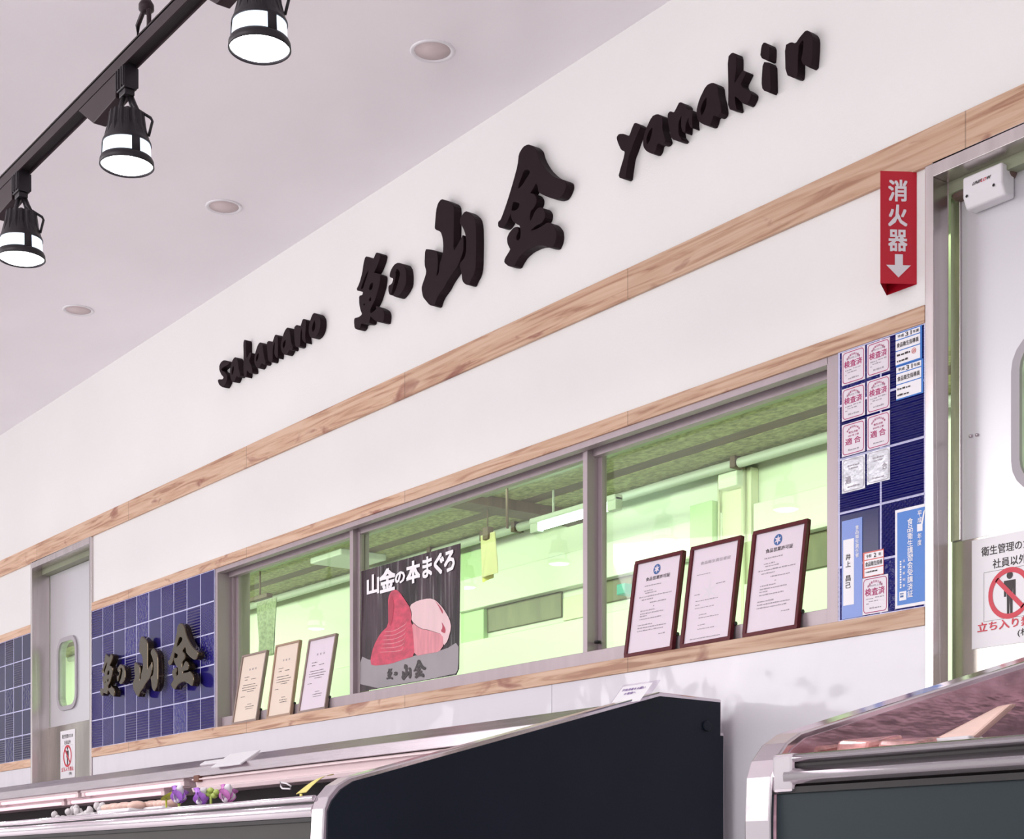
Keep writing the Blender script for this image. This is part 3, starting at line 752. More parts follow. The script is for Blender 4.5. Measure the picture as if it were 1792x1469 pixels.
def inspection(pxl, pxr, yt, yb, body, label, date, seed, faded=False):
    o, f, w_, h_ = sticker(pxl, pxr, yt, yb, 'inspection_sticker', label, 'sticker', paper, 'inspection stickers on the right tiles')
    q = MB(); f.frame(q, w_ * .04, h_ * .035, w_ * .92, h_ * .93, .0022, .010); q.build('border', magenta_ink, o)
    q = MB(); n = len(body)
    for i, ch in enumerate(body):
        cw = w_ * (.25 if n == 3 else .30)
        f.text(q, ch, w_ * (.11 if n == 3 else .16) + i * cw * (1.05 if n == 3 else 1.25), h_ * (.50 if n == 3 else .33), cw * .96, h_ * .20, .018)
    arc_text(f, q, '食品衛生自主検査', w_ * .5, h_ * .56, h_ * .31, h_ * .062, 100)
    if n == 2: f.text(q, '衛生点検', w_ * .3, h_ * .67, w_ * .4, h_ * .065, .01); f.text(q, date, w_ * .27, h_ * .57, w_ * .46, h_ * .06, .01)
    q.build('lettering', magenta_ink, o)
    q = MB()
    if n == 3: f.text(q, date, w_ * .25, h_ * .735, w_ * .5, h_ * .055, .008)
    f.lines(q, [(w_ * .15, h_ * .40, w_ * .3), (w_ * .5, h_ * .42, w_ * .36), (w_ * .25, h_ * .33, w_ * .4), (w_ * .15, h_ * .27, w_ * .1)] if n == 3 else [], seed)
    f.lines(q, [(w_ * .28, h_ * .14, w_ * .46)], seed + 3, .005); q.build('small_print', grey_ink, o)


inspection(1473.7, 1514.2, 618.5, 676.6, '検査済', 'pink-lettered inspection sticker at the top left of the sticker block', '2020年上期', 1)
inspection(1517.6, 1557.7, 603.8, 661.8, '検査済', 'pink-lettered inspection sticker at the top right of the sticker block', '2021年上期', 2)
inspection(1473.7, 1514.2, 682.9, 738.8, '検査済', 'pink-lettered inspection sticker in the left column, second from top', '2020年下期', 3)
inspection(1517.6, 1557.7, 668, 726, '検査済', 'pink-lettered inspection sticker in the right column, second from top', '2021年下期', 4)
inspection(1473.7, 1514.2, 745, 801, '適合', 'two-character pink sticker in the left column, third from top', '2021年上期', 5)
inspection(1517.6, 1557.7, 730, 789.4, '適合', 'two-character pink sticker in the right column, third from top', '2022年上期', 6)
inspection(1509.8, 1554.4, 1013.4, 1077.7, '検査済', 'lone pink-lettered sticker at the bottom, beside the blue name plate', '2022年上期', 7)
for i, (a, b, c, d_, lb) in enumerate(((1473.7, 1514.2, 806, 865, 'sticker with painted grey glare at the bottom left of the sticker block'), (1517.6, 1557.7, 793, 849.5, 'sticker with painted grey glare at the bottom right of the sticker block'))):
    o, f, w_, h_ = sticker(a, b, c, d_, 'glare_sticker', lb, 'sticker', glare_film, 'glare-grey stickers on the right tiles')
    q = MB(); f.frame(q, w_ * .04, h_ * .035, w_ * .92, h_ * .93, .0016, .010); q.build('border', grey_ink, o)
    q = MB(); f.text(q, '適', w_ * .16, h_ * .26, w_ * .24, h_ * .22, .015) if i == 0 else f.text(q, '合', w_ * .66, h_ * .36, w_ * .22, h_ * .2, .015)
    f.lines(q, [(w_ * .25, h_ * .75, w_ * .5), (w_ * .3, h_ * .66, w_ * .4), (w_ * .25, h_ * .13, w_ * .5)], 11 + i, .005); q.build('lettering', grey_ink, o)
for i, (a, b, c, d_, lb) in enumerate(((1568, 1614, 584.8, 642.5, 'blue-edged year notice at the top of the right tile column'), (1569, 1616, 642.8, 701.9, 'blue-edged year notice just below another one on the right tiles'))):
    o, f, w_, h_ = sticker(a, b, c, d_, 'year_notice', lb, 'notice', blue_m, 'year notices on the right tiles')
    q = MB()
    for z0, z1 in ((.80, .97), (.47, .77), (.04, .44)): f.rect(q, w_ * .0, h_ * z0, w_ * .93, h_ * (z1 - z0), .5)
    q.build('white_field', paper_white, o)
    f.off = .001; q = MB(); f.text(q, '平成', w_ * .08, h_ * .84, w_ * .24, h_ * .09); f.text(q, '31', w_ * .37, h_ * .82, w_ * .24, h_ * .13, .02); f.text(q, '年度', w_ * .66, h_ * .84, w_ * .23, h_ * .09)
    f.text(q, '食品衛生指導員', w_ * .05, h_ * .55, w_ * .83, h_ * .14, .015); f.lines(q, [(w_ * .05, h_ * .29, w_ * .5), (w_ * .05, h_ * .11, w_ * .45)], 20 + i, .006)
    q.build('lettering', black_ink, o)
    if i == 0:
        q = MB(); f.ring(q, w_ * .70, h_ * .31, h_ * .085, h_ * .07); f.text(q, '済', w_ * .63, h_ * .26, w_ * .14, h_ * .09); q.build('red_stamp', red_edge, o)
o, f, w_, h_ = sticker(1473.7, 1509.4, 913.3, 1084.8, 'name_plate', 'pale blue name plate with white strip at the lower left of the tiles', 'name plate', pale_blue)
q = MB(); f.rect(q, w_ * .07, h_ * .135, w_ * .53, h_ * .67, .5); q.build('white_strip', paper_white, o)
f.off = .001; q = MB(); f.vtext(q, '井上 昌己', w_ * .20, h_ * .30, w_ * .24, h_ * .36, .02, .8); q.build('lettering', black_ink, o)
q = MB(); f.vtext(q, '食品衛生責任者', w_ * .68, h_ * .60, w_ * .17, h_ * .33, .012); q.build('lettering', bright_ink, o)
o, f, w_, h_ = sticker(1510.5, 1547, 968.4, 1012.3, 'year_notice', 'small red-edged year notice above the lone pink sticker', 'notice', red_edge)
q = MB()
for z0, z1 in ((.70, .95), (.36, .66), (.03, .32)): f.rect(q, w_ * .08, h_ * z0, w_ * .90, h_ * (z1 - z0), .5)
q.build('white_field', paper_white, o)
f.off = .001; q = MB(); f.text(q, '令和', w_ * .17, h_ * .76, w_ * .24, h_ * .13); f.text(q, '2', w_ * .53, h_ * .74, w_ * .12, h_ * .17, .02); f.text(q, '年', w_ * .76, h_ * .76, w_ * .13, h_ * .13)
f.text(q, '食品衛生指導', w_ * .13, h_ * .42, w_ * .80, h_ * .18, .015); f.lines(q, [(w_ * .15, h_ * .17, w_ * .6)], 31, .005); q.build('lettering', black_ink, o)
o, f, w_, h_ = sticker(1567, 1622.5, 893.9, 1066.5, 'course_certificate', 'tall blue certificate with white border at the lower right of the tiles', 'notice', paper_white)
q = MB(); f.rect(q, w_ * .07, h_ * .03, w_ * .87, h_ * .94, .5); q.build('blue_field', blue_m, o)
f.off = .001; q = MB(); f.vtext(q, '食品衛生講習会受講済証', w_ * .40, h_ * .09, w_ * .17, h_ * .80, .014, .92); f.vtext(q, '平成', w_ * .72, h_ * .815, w_ * .13, h_ * .13, .012); f.vtext(q, '年度', w_ * .72, h_ * .59, w_ * .12, h_ * .13, .012)
f.rect(q, w_ * .70, h_ * .735, w_ * .17, h_ * .075); f.poly(q, [(w_ * .82, h_ * .80), (w_ * .88, h_ * .80), (w_ * .95, h_ * .945), (w_ * .90, h_ * .92)])
f.rect(q, w_ * .14, h_ * .075, w_ * .22, h_ * .09); f.lines(q, [], 1)
for i in range(11): f.rect(q, w_ * .155, h_ * (.20 + .026 * i), w_ * .05, h_ * .017)
f.vtext(q, '兵庫県知事', w_ * .25, h_ * .19, w_ * .08, h_ * .31, .01, .42)
q.build('lettering', bright_ink, o)
q = MB(); f.off = .0015; f.lines(q, [(w_ * .17, h_ * .135, w_ * .14), (w_ * .17, h_ * .105, w_ * .14)], 4, .006); q.build('seal_print', emblem_blue, o)


# ------------------------------------------------------------------ no-entry notices on the doors
def no_entry(x0, x1, z0, z1, y, label):
    o = thing('no_entry_notice', label, 'notice', ((x0 + x1) / 2, y, z0), 'no entry notices on the doors')
    MB().box(x0, x1, y - .003, y, z0, z1).build('board', paper_white, o)
    f = Face((x0, y - .003, z0), (1, 0, 0), (0, 0, 1), .0006); w_, h_ = x1 - x0, z1 - z0
    q = MB(); f.text(q, '衛生管理のため', w_ * .13, h_ * .835, w_ * .74, h_ * .085, .014); f.text(q, '社員以外', w_ * .28, h_ * .705, w_ * .44, h_ * .085, .014)
    f.text(q, '(株)', w_ * .60, h_ * .05, w_ * .2, h_ * .075, .012)
    f.frame(q, w_ * .16, h_ * .235, w_ * .68, h_ * .45, .0008, .001)
    q.build('lettering', black_ink, o)
    cx, cy, R = w_ * .5, h_ * .46, h_ * .232
    q = MB(); f.disc(q, cx, cy + R * .69, R * .145); f.poly(q, [(cx - R * .27, cy + R * .50), (cx + R * .27, cy + R * .50), (cx + R * .27, cy - R * .12), (cx + R * .16, cy - R * .12), (cx + R * .14, cy + R * .3), (cx + R * .13, cy - R * .82), (cx + R * .02, cy - R * .82), (cx, cy - R * .1), (cx - R * .02, cy - R * .82), (cx - R * .13, cy - R * .82), (cx - R * .14, cy + R * .3), (cx - R * .16, cy - R * .12), (cx - R * .27, cy - R * .12)])
    q.build('figure', black_ink, o)
    q = MB(); f.off = .0012; f.ring(q, cx, cy, R, R * .80)
    c45 = math.cos(math.radians(45)); t = R * .095; L_ = R * .86
    f.poly(q, [(cx - L_ * c45 - t * c45, cy + L_ * c45 - t * c45), (cx - L_ * c45 + t * c45, cy + L_ * c45 + t * c45), (cx + L_ * c45 + t * c45, cy - L_ * c45 + t * c45), (cx + L_ * c45 - t * c45, cy - L_ * c45 - t * c45)])
    f.text(q, '立ち入り禁止', w_ * .08, h_ * .145, w_ * .84, h_ * .085, .02)
    q.build('prohibition_mark', red_ink, o)


yk = .081
na, nb = PY(1702, 944.5, yk), PY(1702, 1137, yk); nm = PY(1768.5, 1040, yk)
no_entry(na.x, 2 * nm.x - na.x, nb.z, na.z - .004, yk, 'white no entry notice with red circle on the right steel door')
yk = YLD - .004
na, nb = PY(106.5, 1281, yk), PY(106.5, 1364, yk); nm = PY(132, 1300, yk)
no_entry(na.x, nm.x, nb.z, na.z, yk, 'white no entry notice on the far left steel door below its window')


# ------------------------------------------------------------------ framed certificates leaning on the sill
def certificate(TL, TR, BR, BL, label, fm, pm, kind, seed, group):
    yb = -.008
    bl_, brr = PY(BL[0], BL[1], yb), PY(BR[0], BR[1], yb)
    tl = PX(TL[0], TL[1], bl_.x)
    w_ = brr.x - bl_.x; zb = SILL_T + .0005; up = Vector((0, tl.y - yb, tl.z - zb)); h_ = up.length
    o = thing('picture_frame', label, 'framed certificate', (bl_.x + w_ / 2, yb, zb), group)
    U_, V_ = Vector((1, 0, 0)), up.normalized(); N_ = U_.cross(V_)
    O = Vector((bl_.x, yb, zb)); t = .012 if kind != 'award' else .009; b = .016

    def slab(mb, a, c, ww, hh, d0, d1):
        P = [O + U_ * aa + V_ * cc - N_ * d0 for aa, cc in ((a, c), (a + ww, c), (a + ww, c + hh), (a, c + hh))]
        mb.slab(P, N_, d1 - d0)
    m_ = MB()
    for a, c, ww, hh in ((0, 0, w_, t), (0, h_ - t, w_, t), (0, t, t, h_ - 2 * t), (w_ - t, t, t, h_ - 2 * t)): slab(m_, a, c, ww, hh, 0, b)
    m_.build('frame', fm, o, bevel=.0015)
    m_ = MB(); slab(m_, t * .7, t * .7, w_ - 1.4 * t, h_ - 1.4 * t, .006, .009); m_.build('certificate_sheet', pm, o)
    m_ = MB(); slab(m_, t * .6, t * .6, w_ - 1.2 * t, h_ - 1.2 * t, .009, b - .001); m_.build('back_board', void_black, o)
    f = Face(O - N_ * .006, U_, V_, .0006)
    q = MB()
    if kind == 'permit':
        f.text(q, '食品営業許可証', w_ * .26, h_ * .765, w_ * .50, h_ * .038, .016)
    elif kind == 'manager':
        f.text(q, '食品衛生責任者証', w_ * .22, h_ * .80, w_ * .60, h_ * .032, .006)
    else:
        for i, ch in enumerate('表彰状'): f.text(q, ch, w_ * (.36 + .12 * i), h_ * .755, w_ * .06, h_ * .028, .012)
    q.build('lettering', black_ink if kind == 'permit' else grey_ink, o)
    q = MB(); sd = seed
    if kind == 'permit':
        rows = [(w_ * .25, h_ * .71, w_ * .35), (w_ * .25, h_ * .66, w_ * .2), (w_ * .28, h_ * .635, w_ * .25), (w_ * .16, h_ * .60, w_ * .68), (w_ * .22, h_ * .57, w_ * .25), (w_ * .4, h_ * .53, w_ * .35), (w_ * .48, h_ * .49, w_ * .03), (w_ * .22, h_ * .455, w_ * .3), (w_ * .22, h_ * .425, w_ * .5), (w_ * .22, h_ * .40, w_ * .15), (w_ * .22, h_ * .37, w_ * .45), (w_ * .2, h_ * .31, w_ * .3), (w_ * .2, h_ * .28, w_ * .6), (w_ * .2, h_ * .25, w_ * .55), (w_ * .66, h_ * .19, w_ * .15)]
    elif kind == 'manager':
        rows = [(w_ * .17, h_ * .70, w_ * .27), (w_ * .58, h_ * .58, w_ * .18), (w_ * .16, h_ * .505, w_ * .12), (w_ * .2, h_ * .44, w_ * .45), (w_ * .2, h_ * .40, w_ * .1), (w_ * .2, h_ * .37, w_ * .4), (w_ * .3, h_ * .30, w_ * .15), (w_ * .3, h_ * .27, w_ * .4), (w_ * .3, h_ * .20, w_ * .15), (w_ * .3, h_ * .16, w_ * .35), (w_ * .17, h_ * .07, w_ * .6)]
    else:
        rows = [(w_ * .22, h_ * .66, w_ * .2), (w_ * .24, h_ * .62, w_ * .12), (w_ * .5, h_ * .62, w_ * .2), (w_ * .2, h_ * .545, w_ * .5), (w_ * .18, h_ * .51, w_ * .62), (w_ * .2, h_ * .475, w_ * .55), (w_ * .4, h_ * .445, w_ * .28), (w_ * .18, h_ * .38, w_ * .16), (w_ * .5, h_ * .26, w_ * .16), (w_ * .42, h_ * .225, w_ * .35), (w_ * .45, h_ * .195, w_ * .3)]
    f.lines(q, rows, sd, .0042 if kind == 'permit' else .0034); q.build('small_print', grey_ink if kind != 'award' else black_ink, o)
    if kind == 'permit':
        cx, cy, R = w_ * .47, h_ * .87, h_ * .052
        q = MB(); f.off = .0008; f.disc(q, cx, cy, R); e_ = q.build('emblem', emblem_blue, o)
        q = MB(); f.off = .0012
        for i in range(6):
            a = math.pi / 2 + i * math.pi / 3
            f.poly(q, [(cx, cy), (cx + R * .36 * math.cos(a - .5), cy + R * .36 * math.sin(a - .5)), (cx + R * .86 * math.cos(a), cy + R * .86 * math.sin(a)), (cx + R * .36 * math.cos(a + .5), cy + R * .36 * math.sin(a + .5))])
        q.build('emblem_star', pm, e_) if False else q.build('emblem_star', pm, o)
    if kind == 'manager':
        cx, cy, R = w_ * .46, h_ * .52, h_ * .13
        q = MB(); f.off = .0004
        for i in range(6):
            a = math.pi / 2 + i * math.pi / 3
            f.poly(q, [(cx, cy), (cx + R * .25 * math.cos(a - .52), cy + R * .25 * math.sin(a - .52)), (cx + R * math.cos(a), cy + R * math.sin(a)), (cx + R * .25 * math.cos(a + .52), cy + R * .25 * math.sin(a + .52))])
        q.build('watermark_star', paper, o)
    # easel leg behind
    top = O + V_ * h_ * .16 - N_ * b
    MB().tube([top + U_ * (w_ - .03), Vector((bl_.x + w_ + .004, top.y + .001, RAIL + .004))], .006).build('easel_leg', void_black, o)


G1 = 'dark red framed permits on the window sill'; G2 = 'brown framed award certificates on the window sill'
certificate((1111.3, 982.7), (1195.7, 962.6), (1175, 1123.3), (1091.3, 1137.8), 'dark red framed permit with blue emblem, leftmost of the three near the right', maroon, paper_lilac, 'permit', 41, G1)
certificate((1209, 957.7), (1300, 935.4), (1276.5, 1104.3), (1189, 1120.6), 'dark red framed certificate with pale grey star and no blue emblem', maroon, paper_lilac, 'manager', 42, G1)
certificate((1317.8, 930.2), (1419, 906.3), (1393.7, 1082), (1298.4, 1101), 'dark red framed permit with blue emblem, next to the right window jamb', maroon, paper_lilac, 'permit', 43, G1)
certificate((423.5, 1147.7), (465.5, 1136.4), (447.5, 1249.9), (404.8, 1257.7), 'taupe framed award beside the left window jamb', taupe, paper_cream, 'award', 44, G2)
certificate((482.3, 1129.7), (526.1, 1119.6), (507, 1240.9), (465.5, 1247.6), 'tan framed cream award, middle of three at the left of the window', oak, paper_cream, 'award', 45, G2)
certificate((540.3, 1119.6), (587.9, 1108.4), (567.7, 1230.8), (520.5, 1239.8), 'brown framed lilac-white award beside the tuna poster', taupe, paper_lilac, 'award', 46, G2)

# ------------------------------------------------------------------ tuna poster on the middle pane
YP = .052
C3 = (600, 920, 4.739)


def pw(a, b, y=YP): return PY(C3[0] + a / C3[2], C3[1] + b / C3[2], y)


pc = [pw(150, 382), pw(975, 148), pw(962, 1190), pw(940, 1240), pw(142, 1380)]
po = thing('tuna_poster', 'dark glossy poster of red tuna blocks hanging on the middle window pane', 'poster', (pc[4].x, YP, pc[4].z))
m_ = MB(); m_.slab(pc, (0, -1, 0), .0015); m_.build('sheet', poster_bg, po)


def pprint(name, polys, m, k):
    mb_ = MB()
    for P in polys:
        vs, fs = outline_mesh([chaikin([(pw(a, b).x, pw(a, b).z) for a, b in P])], 1e-5)
        mb_.add([(x, YP - .0008 * k, z) for x, z, _ in vs], fs)
    return mb_.build(name, m, po)


pprint('grey_lower_print', [[(146, 1080), (228, 1120), (420, 1120), (600, 1080), (850, 1030), (962, 960), (958, 1190), (935, 1236), (145, 1376)]], poster_low, 1)
pprint('tuna_loin_print', [[(440, 530), (472, 552), (520, 622), (560, 682), (572, 760), (566, 805), (600, 850), (602, 1085), (500, 1112), (400, 1150), (240, 1167), (230, 1110), (258, 1000), (310, 900), (380, 832), (378, 700), (378, 600), (400, 550)]], tuna_red, 2)
pprint('tuna_belly_print', [[(575, 800), (640, 856), (720, 872), (830, 905), (842, 990), (800, 1050), (720, 1062), (598, 1086), (590, 950)]], tuna_pink, 2.2)
pprint('tuna_skin_print', [[(556, 665), (620, 625), (720, 603), (772, 620), (830, 680), (890, 780), (902, 850), (872, 960), (838, 1002), (832, 905), (720, 868), (640, 852), (572, 792), (576, 730)]], tuna_pale, 2.4)
for P_ in ([(762, 616), (832, 700), (834, 742), (795, 665)], [(822, 795), (857, 860), (852, 897), (815, 880), (832, 845)], [(405, 570), (430, 640), (420, 760), (395, 850), (380, 760), (384, 640)]):
    pprint('tuna_edge_print', [P_], tuna_deep, 3)
wl = []
for dy in range(6):
    a = 880 + dy * 34; wl.append([(350 - dy * 8, a), (430, a - 6), (520 - dy * 4, a - 60 + dy * 8), (540 - dy * 4, a - 84), (522 - dy * 4, a - 54 + dy * 8), (432, a), (350 - dy * 8, a + 5)])
pprint('tuna_grain_print', wl, tuna_pink, 3)
q = MB(); pf = Face((0, YP, 0), (1, 0, 0), (0, 0, 1), .003)
for ch, a0, a1, b0, b1 in (('本', 535, 642, 285, 488), ('ま', 668, 742, 250, 442), ('ぐ', 762, 842, 222, 416), ('ろ', 848, 930, 200, 392)):
    c = (b0 + b1) / 2; p = pw(a0, c + 12); r_ = pw(a1, c - 14); h0 = pw((a0 + a1) / 2, b1 - 14).z; h1 = pw((a0 + a1) / 2, b0 + 14).z
    pf.text(q, ch, p.x, h0, r_.x - p.x, h1 - h0, .045)


def put_glyph(mb_, k, x0, x1, z0, z1, y):
    P = gs[k]; A_ = [v_ for v_ in P[0]] + (list(P[1]) if k == 'yama' else [])
    a0 = min(v_[0] for v_ in A_); a1 = max(v_[0] for v_ in A_); b0 = min(v_[1] for v_ in A_); b1 = max(v_[1] for v_ in A_)
    R = [chaikin([(x0 + (x - a0) / (a1 - a0) * (x1 - x0), z0 + (z - b0) / (b1 - b0) * (z1 - z0)) for x, z in Q_]) for Q_ in P]
    vs, fs = outline_mesh(R, 1e-5); mb_.add([(x, y, z) for x, z, _ in vs], fs)


for k, ch, a0, a1, b0, b1 in (('', '山', 208, 302, 396, 585), ('', '金', 314, 436, 345, 560), ('', 'の', 440, 518, 370, 494)):
    p = pw(a0, (b0 + b1) / 2 + 12); r_ = pw(a1, (b0 + b1) / 2 - 14); h0 = pw((a0 + a1) / 2, b1 - 16).z; h1 = pw((a0 + a1) / 2, b0 + 16).z
    pf.text(q, ch, p.x, h0, r_.x - p.x, h1 - h0, .045)
q.build('lettering', bright_ink, po)
q = MB()
for k, a0, a1, b0, b1 in (('uo', 365, 418, 1178, 1292), ('no', 426, 456, 1205, 1255), ('yama', 490, 572, 1140, 1290), ('kin', 590, 692, 1105, 1275)):
    p = pw(a0, (b0 + b1) / 2); r_ = pw(a1, (b0 + b1) / 2); h0 = pw((a0 + a1) / 2, b1 - 8).z; h1 = pw((a0 + a1) / 2, b0 + 8).z
    put_glyph(q, k, p.x, r_.x, h0, h1, YP - .003)
q.build('lettering', black_ink, po)

# ------------------------------------------------------------------ kitchen behind the window
ZK = EYE + 1.85


def yk_of(py, px=1455.0): return 0.8046 * 1.85 / ((HY - py) / (px + 1200.0)) - D


YB = yk_of(772)
KX0, KX1 = -13.0, -0.6
struct(MB().box(KX0, KX1, YB, YB + .06, 0, ZK).build('wall_kitchen_back', k_wall))
struct(MB().box(KX0 - .06, KX0, WT, YB + .06, 0, ZK).build('wall_kitchen_left', k_wall))
struct(MB().box(KX1, KX1 + .06, WT, YB + .06, 0, ZK).build('wall_kitchen_right', k_wall))
edges = [WT, yk_of(668), yk_of(705), yk_of(721), yk_of(756), yk_of(764), YB + .06]
zoff = [-.012, 0, .002, 0, .002, 0]
for i, m in enumerate((k_plain, k_board, k_brown, k_board, k_brown, k_board)):
    struct(MB().box(KX0 - .06, KX1 + .06, edges[i], edges[i + 1], ZK + zoff[i], ZK + .08).build('ceiling_kitchen', m))
kp = thing('conduit', 'long pale conduit along the kitchen ceiling above the window', 'pipe', (-5.5, yk_of(751), ZK))
MB().tube([(KX0 + .1, yk_of(751), ZK - .028), (KX1 - .1, yk_of(751), ZK - .028)], .022, 10).build('pipe', k_pipe, kp)
for px in (757, 850, 905, 1290):
    p = PY(px, 900, yk_of(751)); MB().box(p.x - .015, p.x + .015, p.y - .03, p.y + .03, ZK - .05, ZK).build('bracket', k_brown, kp)


def back_box(px0, px1, m0, m1, d, m, name, label, cat, group=None, px_at=None):
    y = YB - d; x0, x1 = WX(px0, y), WX(px1, y)
    o = MB().box(x0, x1, y, YB - .001, MZ(m0, y), MZ(m1, y)).build(name, m, bevel=.004)
    return tag(o, label, cat, group) if cat else struct(o)


back_box(800, 1262, .2345, .262, .06, k_wall, 'wall_cabinet', 'long white wall cabinet on the kitchen back wall', 'cabinet')
back_box(852, 982, .2115, .2335, .012, k_grey, 'splash_panel', 'grey steel splash panel right of the tuna poster through the glass', 'panel')
back_box(1046, 1105, .2150, .2335, .012, k_grey, 'splash_panel', 'grey steel splash panel behind the leftmost red-framed permit', 'panel')
back_box(1330, 1475, .2080, .2335, .012, k_grey, 'splash_panel', 'grey steel splash panel at the right end of the kitchen window', 'panel')
back_box(1318, 1475, .2345, .262, .06, k_wall, 'wall_cabinet', 'white wall cabinet at the right end of the kitchen window', 'cabinet')
back_box(520, 1480, .13, .2075, .07, k_wall, 'counter_front', 'white kitchen counter upstand along the back wall', 'counter')
back_box(985, 1042, .208, .2265, .03, k_wall2, 'switch_box', 'yellowish control box with a label on the kitchen wall', 'box')
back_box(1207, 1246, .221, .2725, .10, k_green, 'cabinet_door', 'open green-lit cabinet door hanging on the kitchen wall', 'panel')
back_box(1256, 1314, .2, .2885, .05, k_wall2, 'wall_column', None, None)['kind'] = 'structure'
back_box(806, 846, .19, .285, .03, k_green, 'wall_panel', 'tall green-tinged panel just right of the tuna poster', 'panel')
for px, r in ((1301, .010), (1258, .006)):
    p = PY(px, 1000, YB - .065)
    tag(MB().tube([(p.x, p.y, 1.2), (p.x, p.y, ZK - .02)], r).build('wall_pipe', k_wall2), 'thin vertical pipe on the %s side of the kitchen column' % ('right' if r > .008 else 'left'), 'pipe')
p = PY(1284, 845, YB - .06)
jb = thing('junction_box', 'small white junction box at the top of the kitchen column', 'box', (p.x, YB - .05, p.z))
MB().box(p.x - .05, p.x + .07, YB - .11, YB - .05, p.z - .03, p.z + .05).build('housing', k_wall, jb, bevel=.006)
p = PY(1100, 1035, YB - .1)
tag(MB().box(p.x - .03, p.x + .03, YB - .15, YB, p.z - .02, p.z + .03).build('soap_dispenser', mat('teal_plastic', (.05, .35, .33), .4), bevel=.004), 'small teal dispenser left of the leftmost red-framed permit', 'dispenser')
# fluorescent batten
ft = thing('fluorescent_lamp', 'lit bare fluorescent tube in a batten on the kitchen ceiling', 'lamp', (0, 0, 0))
yf_ = 1.25; a, b = PY(946, 924, yf_), PY(1068, 893, yf_); z_ = a.z
ft.location = (a.x, yf_, z_ + .06)
MB().tube([(a.x, yf_, z_), (b.x, yf_, z_)], .014, 12).build('tube', tube_green, ft)
MB().box(a.x - .06, b.x + .06, yf_ - .025, yf_ + .025, z_ + .022, z_ + .05).build('batten', k_pipe, ft, bevel=.006)
for x in (a.x + .1, b.x - .1): MB().tube([(x, yf_, z_ + .045), (x, yf_, ZK + .004)], .006).build('hanger', k_pipe, ft)
for x in (a.x - .03, b.x + .03): MB().box(x - .03, x + .03, yf_ - .02, yf_ + .02, z_ - .02, z_ + .04).build('socket', k_pipe, ft, bevel=.004)
# dark cross beam and hanging things
p = PY(880, 905, 1.2)
cbm = MB().box(p.x - .07, p.x + .07, .9, YB, ZK - .05, ZK + .02).build('beam_kitchen', k_brown); struct(cbm)
tag(MB().tube([(PY(886, 868, .62).x, .62, ZK - .013), PY(888, 925, .62)], .006).build('hanging_rod', k_brown), 'thin dark rod hanging from the kitchen ceiling', 'rod')


def hanging(name, label, cat, pxl, pxr, yt, yb, y, m, waves=3, amp=.012, taper=.1, clip=None):
    a, b = PY(pxl, yt, y), PY(pxr, yt, y); zb = PY((pxl + pxr) / 2, yb, y).z
    o = thing(name, label, cat, ((a.x + b.x) / 2, y, zb)); mb_ = MB(); nx, nz = 14, 8; vs = []
    for s_ in (0, .003):
        for j in range(nz + 1):
            t = j / nz
            for i in range(nx + 1):
                u = i / nx; x = a.x + (b.x - a.x) * (u + (u - .5) * taper * t)
                vs.append((x, y + s_ + amp * math.sin(u * waves * 6.28 + t * 2) * (.3 + t), a.z + (zb - a.z) * (t + .03 * math.sin(u * 5) * t)))
    fs = []; n1 = (nx + 1) * (nz + 1)
    for j in range(nz):
        for i in range(nx):
            k = j * (nx + 1) + i
            fs.append((k, k + 1, k + nx + 2, k + nx + 1)); fs.append((n1 + k, n1 + k + nx + 1, n1 + k + nx + 2, n1 + k + 1))
    mb_.add(vs, fs, True); mb_.build('fabric' if clip is None else 'sheet', m, o)
    if clip:
        MB().box((a.x + b.x) / 2 - .022, (a.x + b.x) / 2 + .022, y - .016, y + .02, a.z - .03, a.z + .03).build('bulldog_clip', k_brown, o, bevel=.003)
        MB().tube([((a.x + b.x) / 2, y, a.z + .02), ((a.x + b.x) / 2, y, ZK)], .003).build('hook_wire', k_brown, o)
    return o


hanging('apron', 'grey checked cloth hanging in the kitchen behind the left awards', 'cloth', 449, 484, 1056, 1150, 1.05, cloth_m, 2.5, .012, -.1)
hanging('clipped_sheets', 'cream paper sheets hanging from a clip right of the tuna poster', 'paper', 841, 866, 938, 1008, 1.1, sheet_m, 1, .010, .12, True)
ysh = hanging('yellow_sheet', 'x', 'paper', 842, 861, 945, 1016, 1.13, sheet_y, 1, .006, 0).children[0]
old = ysh.parent; ysh.parent = bpy.data.objects['clipped_sheets']; ysh.location = -ysh.parent.location; ysh.name = 'yellow_sheet'; bpy.data.objects.remove(old)
p = PY(458, 1046, 1.05)
rk = thing('hook_rail', 'dark hook rail holding the grey cloth in the kitchen', 'hook rail', p)
MB().box(p.x - .12, p.x + .10, p.y - .02, p.y + .02, p.z - .012, p.z + .012).build('bar', k_brown, rk, bevel=.003)
MB().tube([(p.x - .02, p.y, p.z), (p.x - .02, p.y, ZK + .0)], .006).build('drop_rod', k_brown, rk)
tag(MB().box(WX(590, 1.3), WX(645, 1.3), 1.12, 1.42, ZK - .035, ZK + .002).build('ceiling_unit', k_pipe, bevel=.008), 'boxy pale unit under the kitchen ceiling left of the poster', 'air unit')

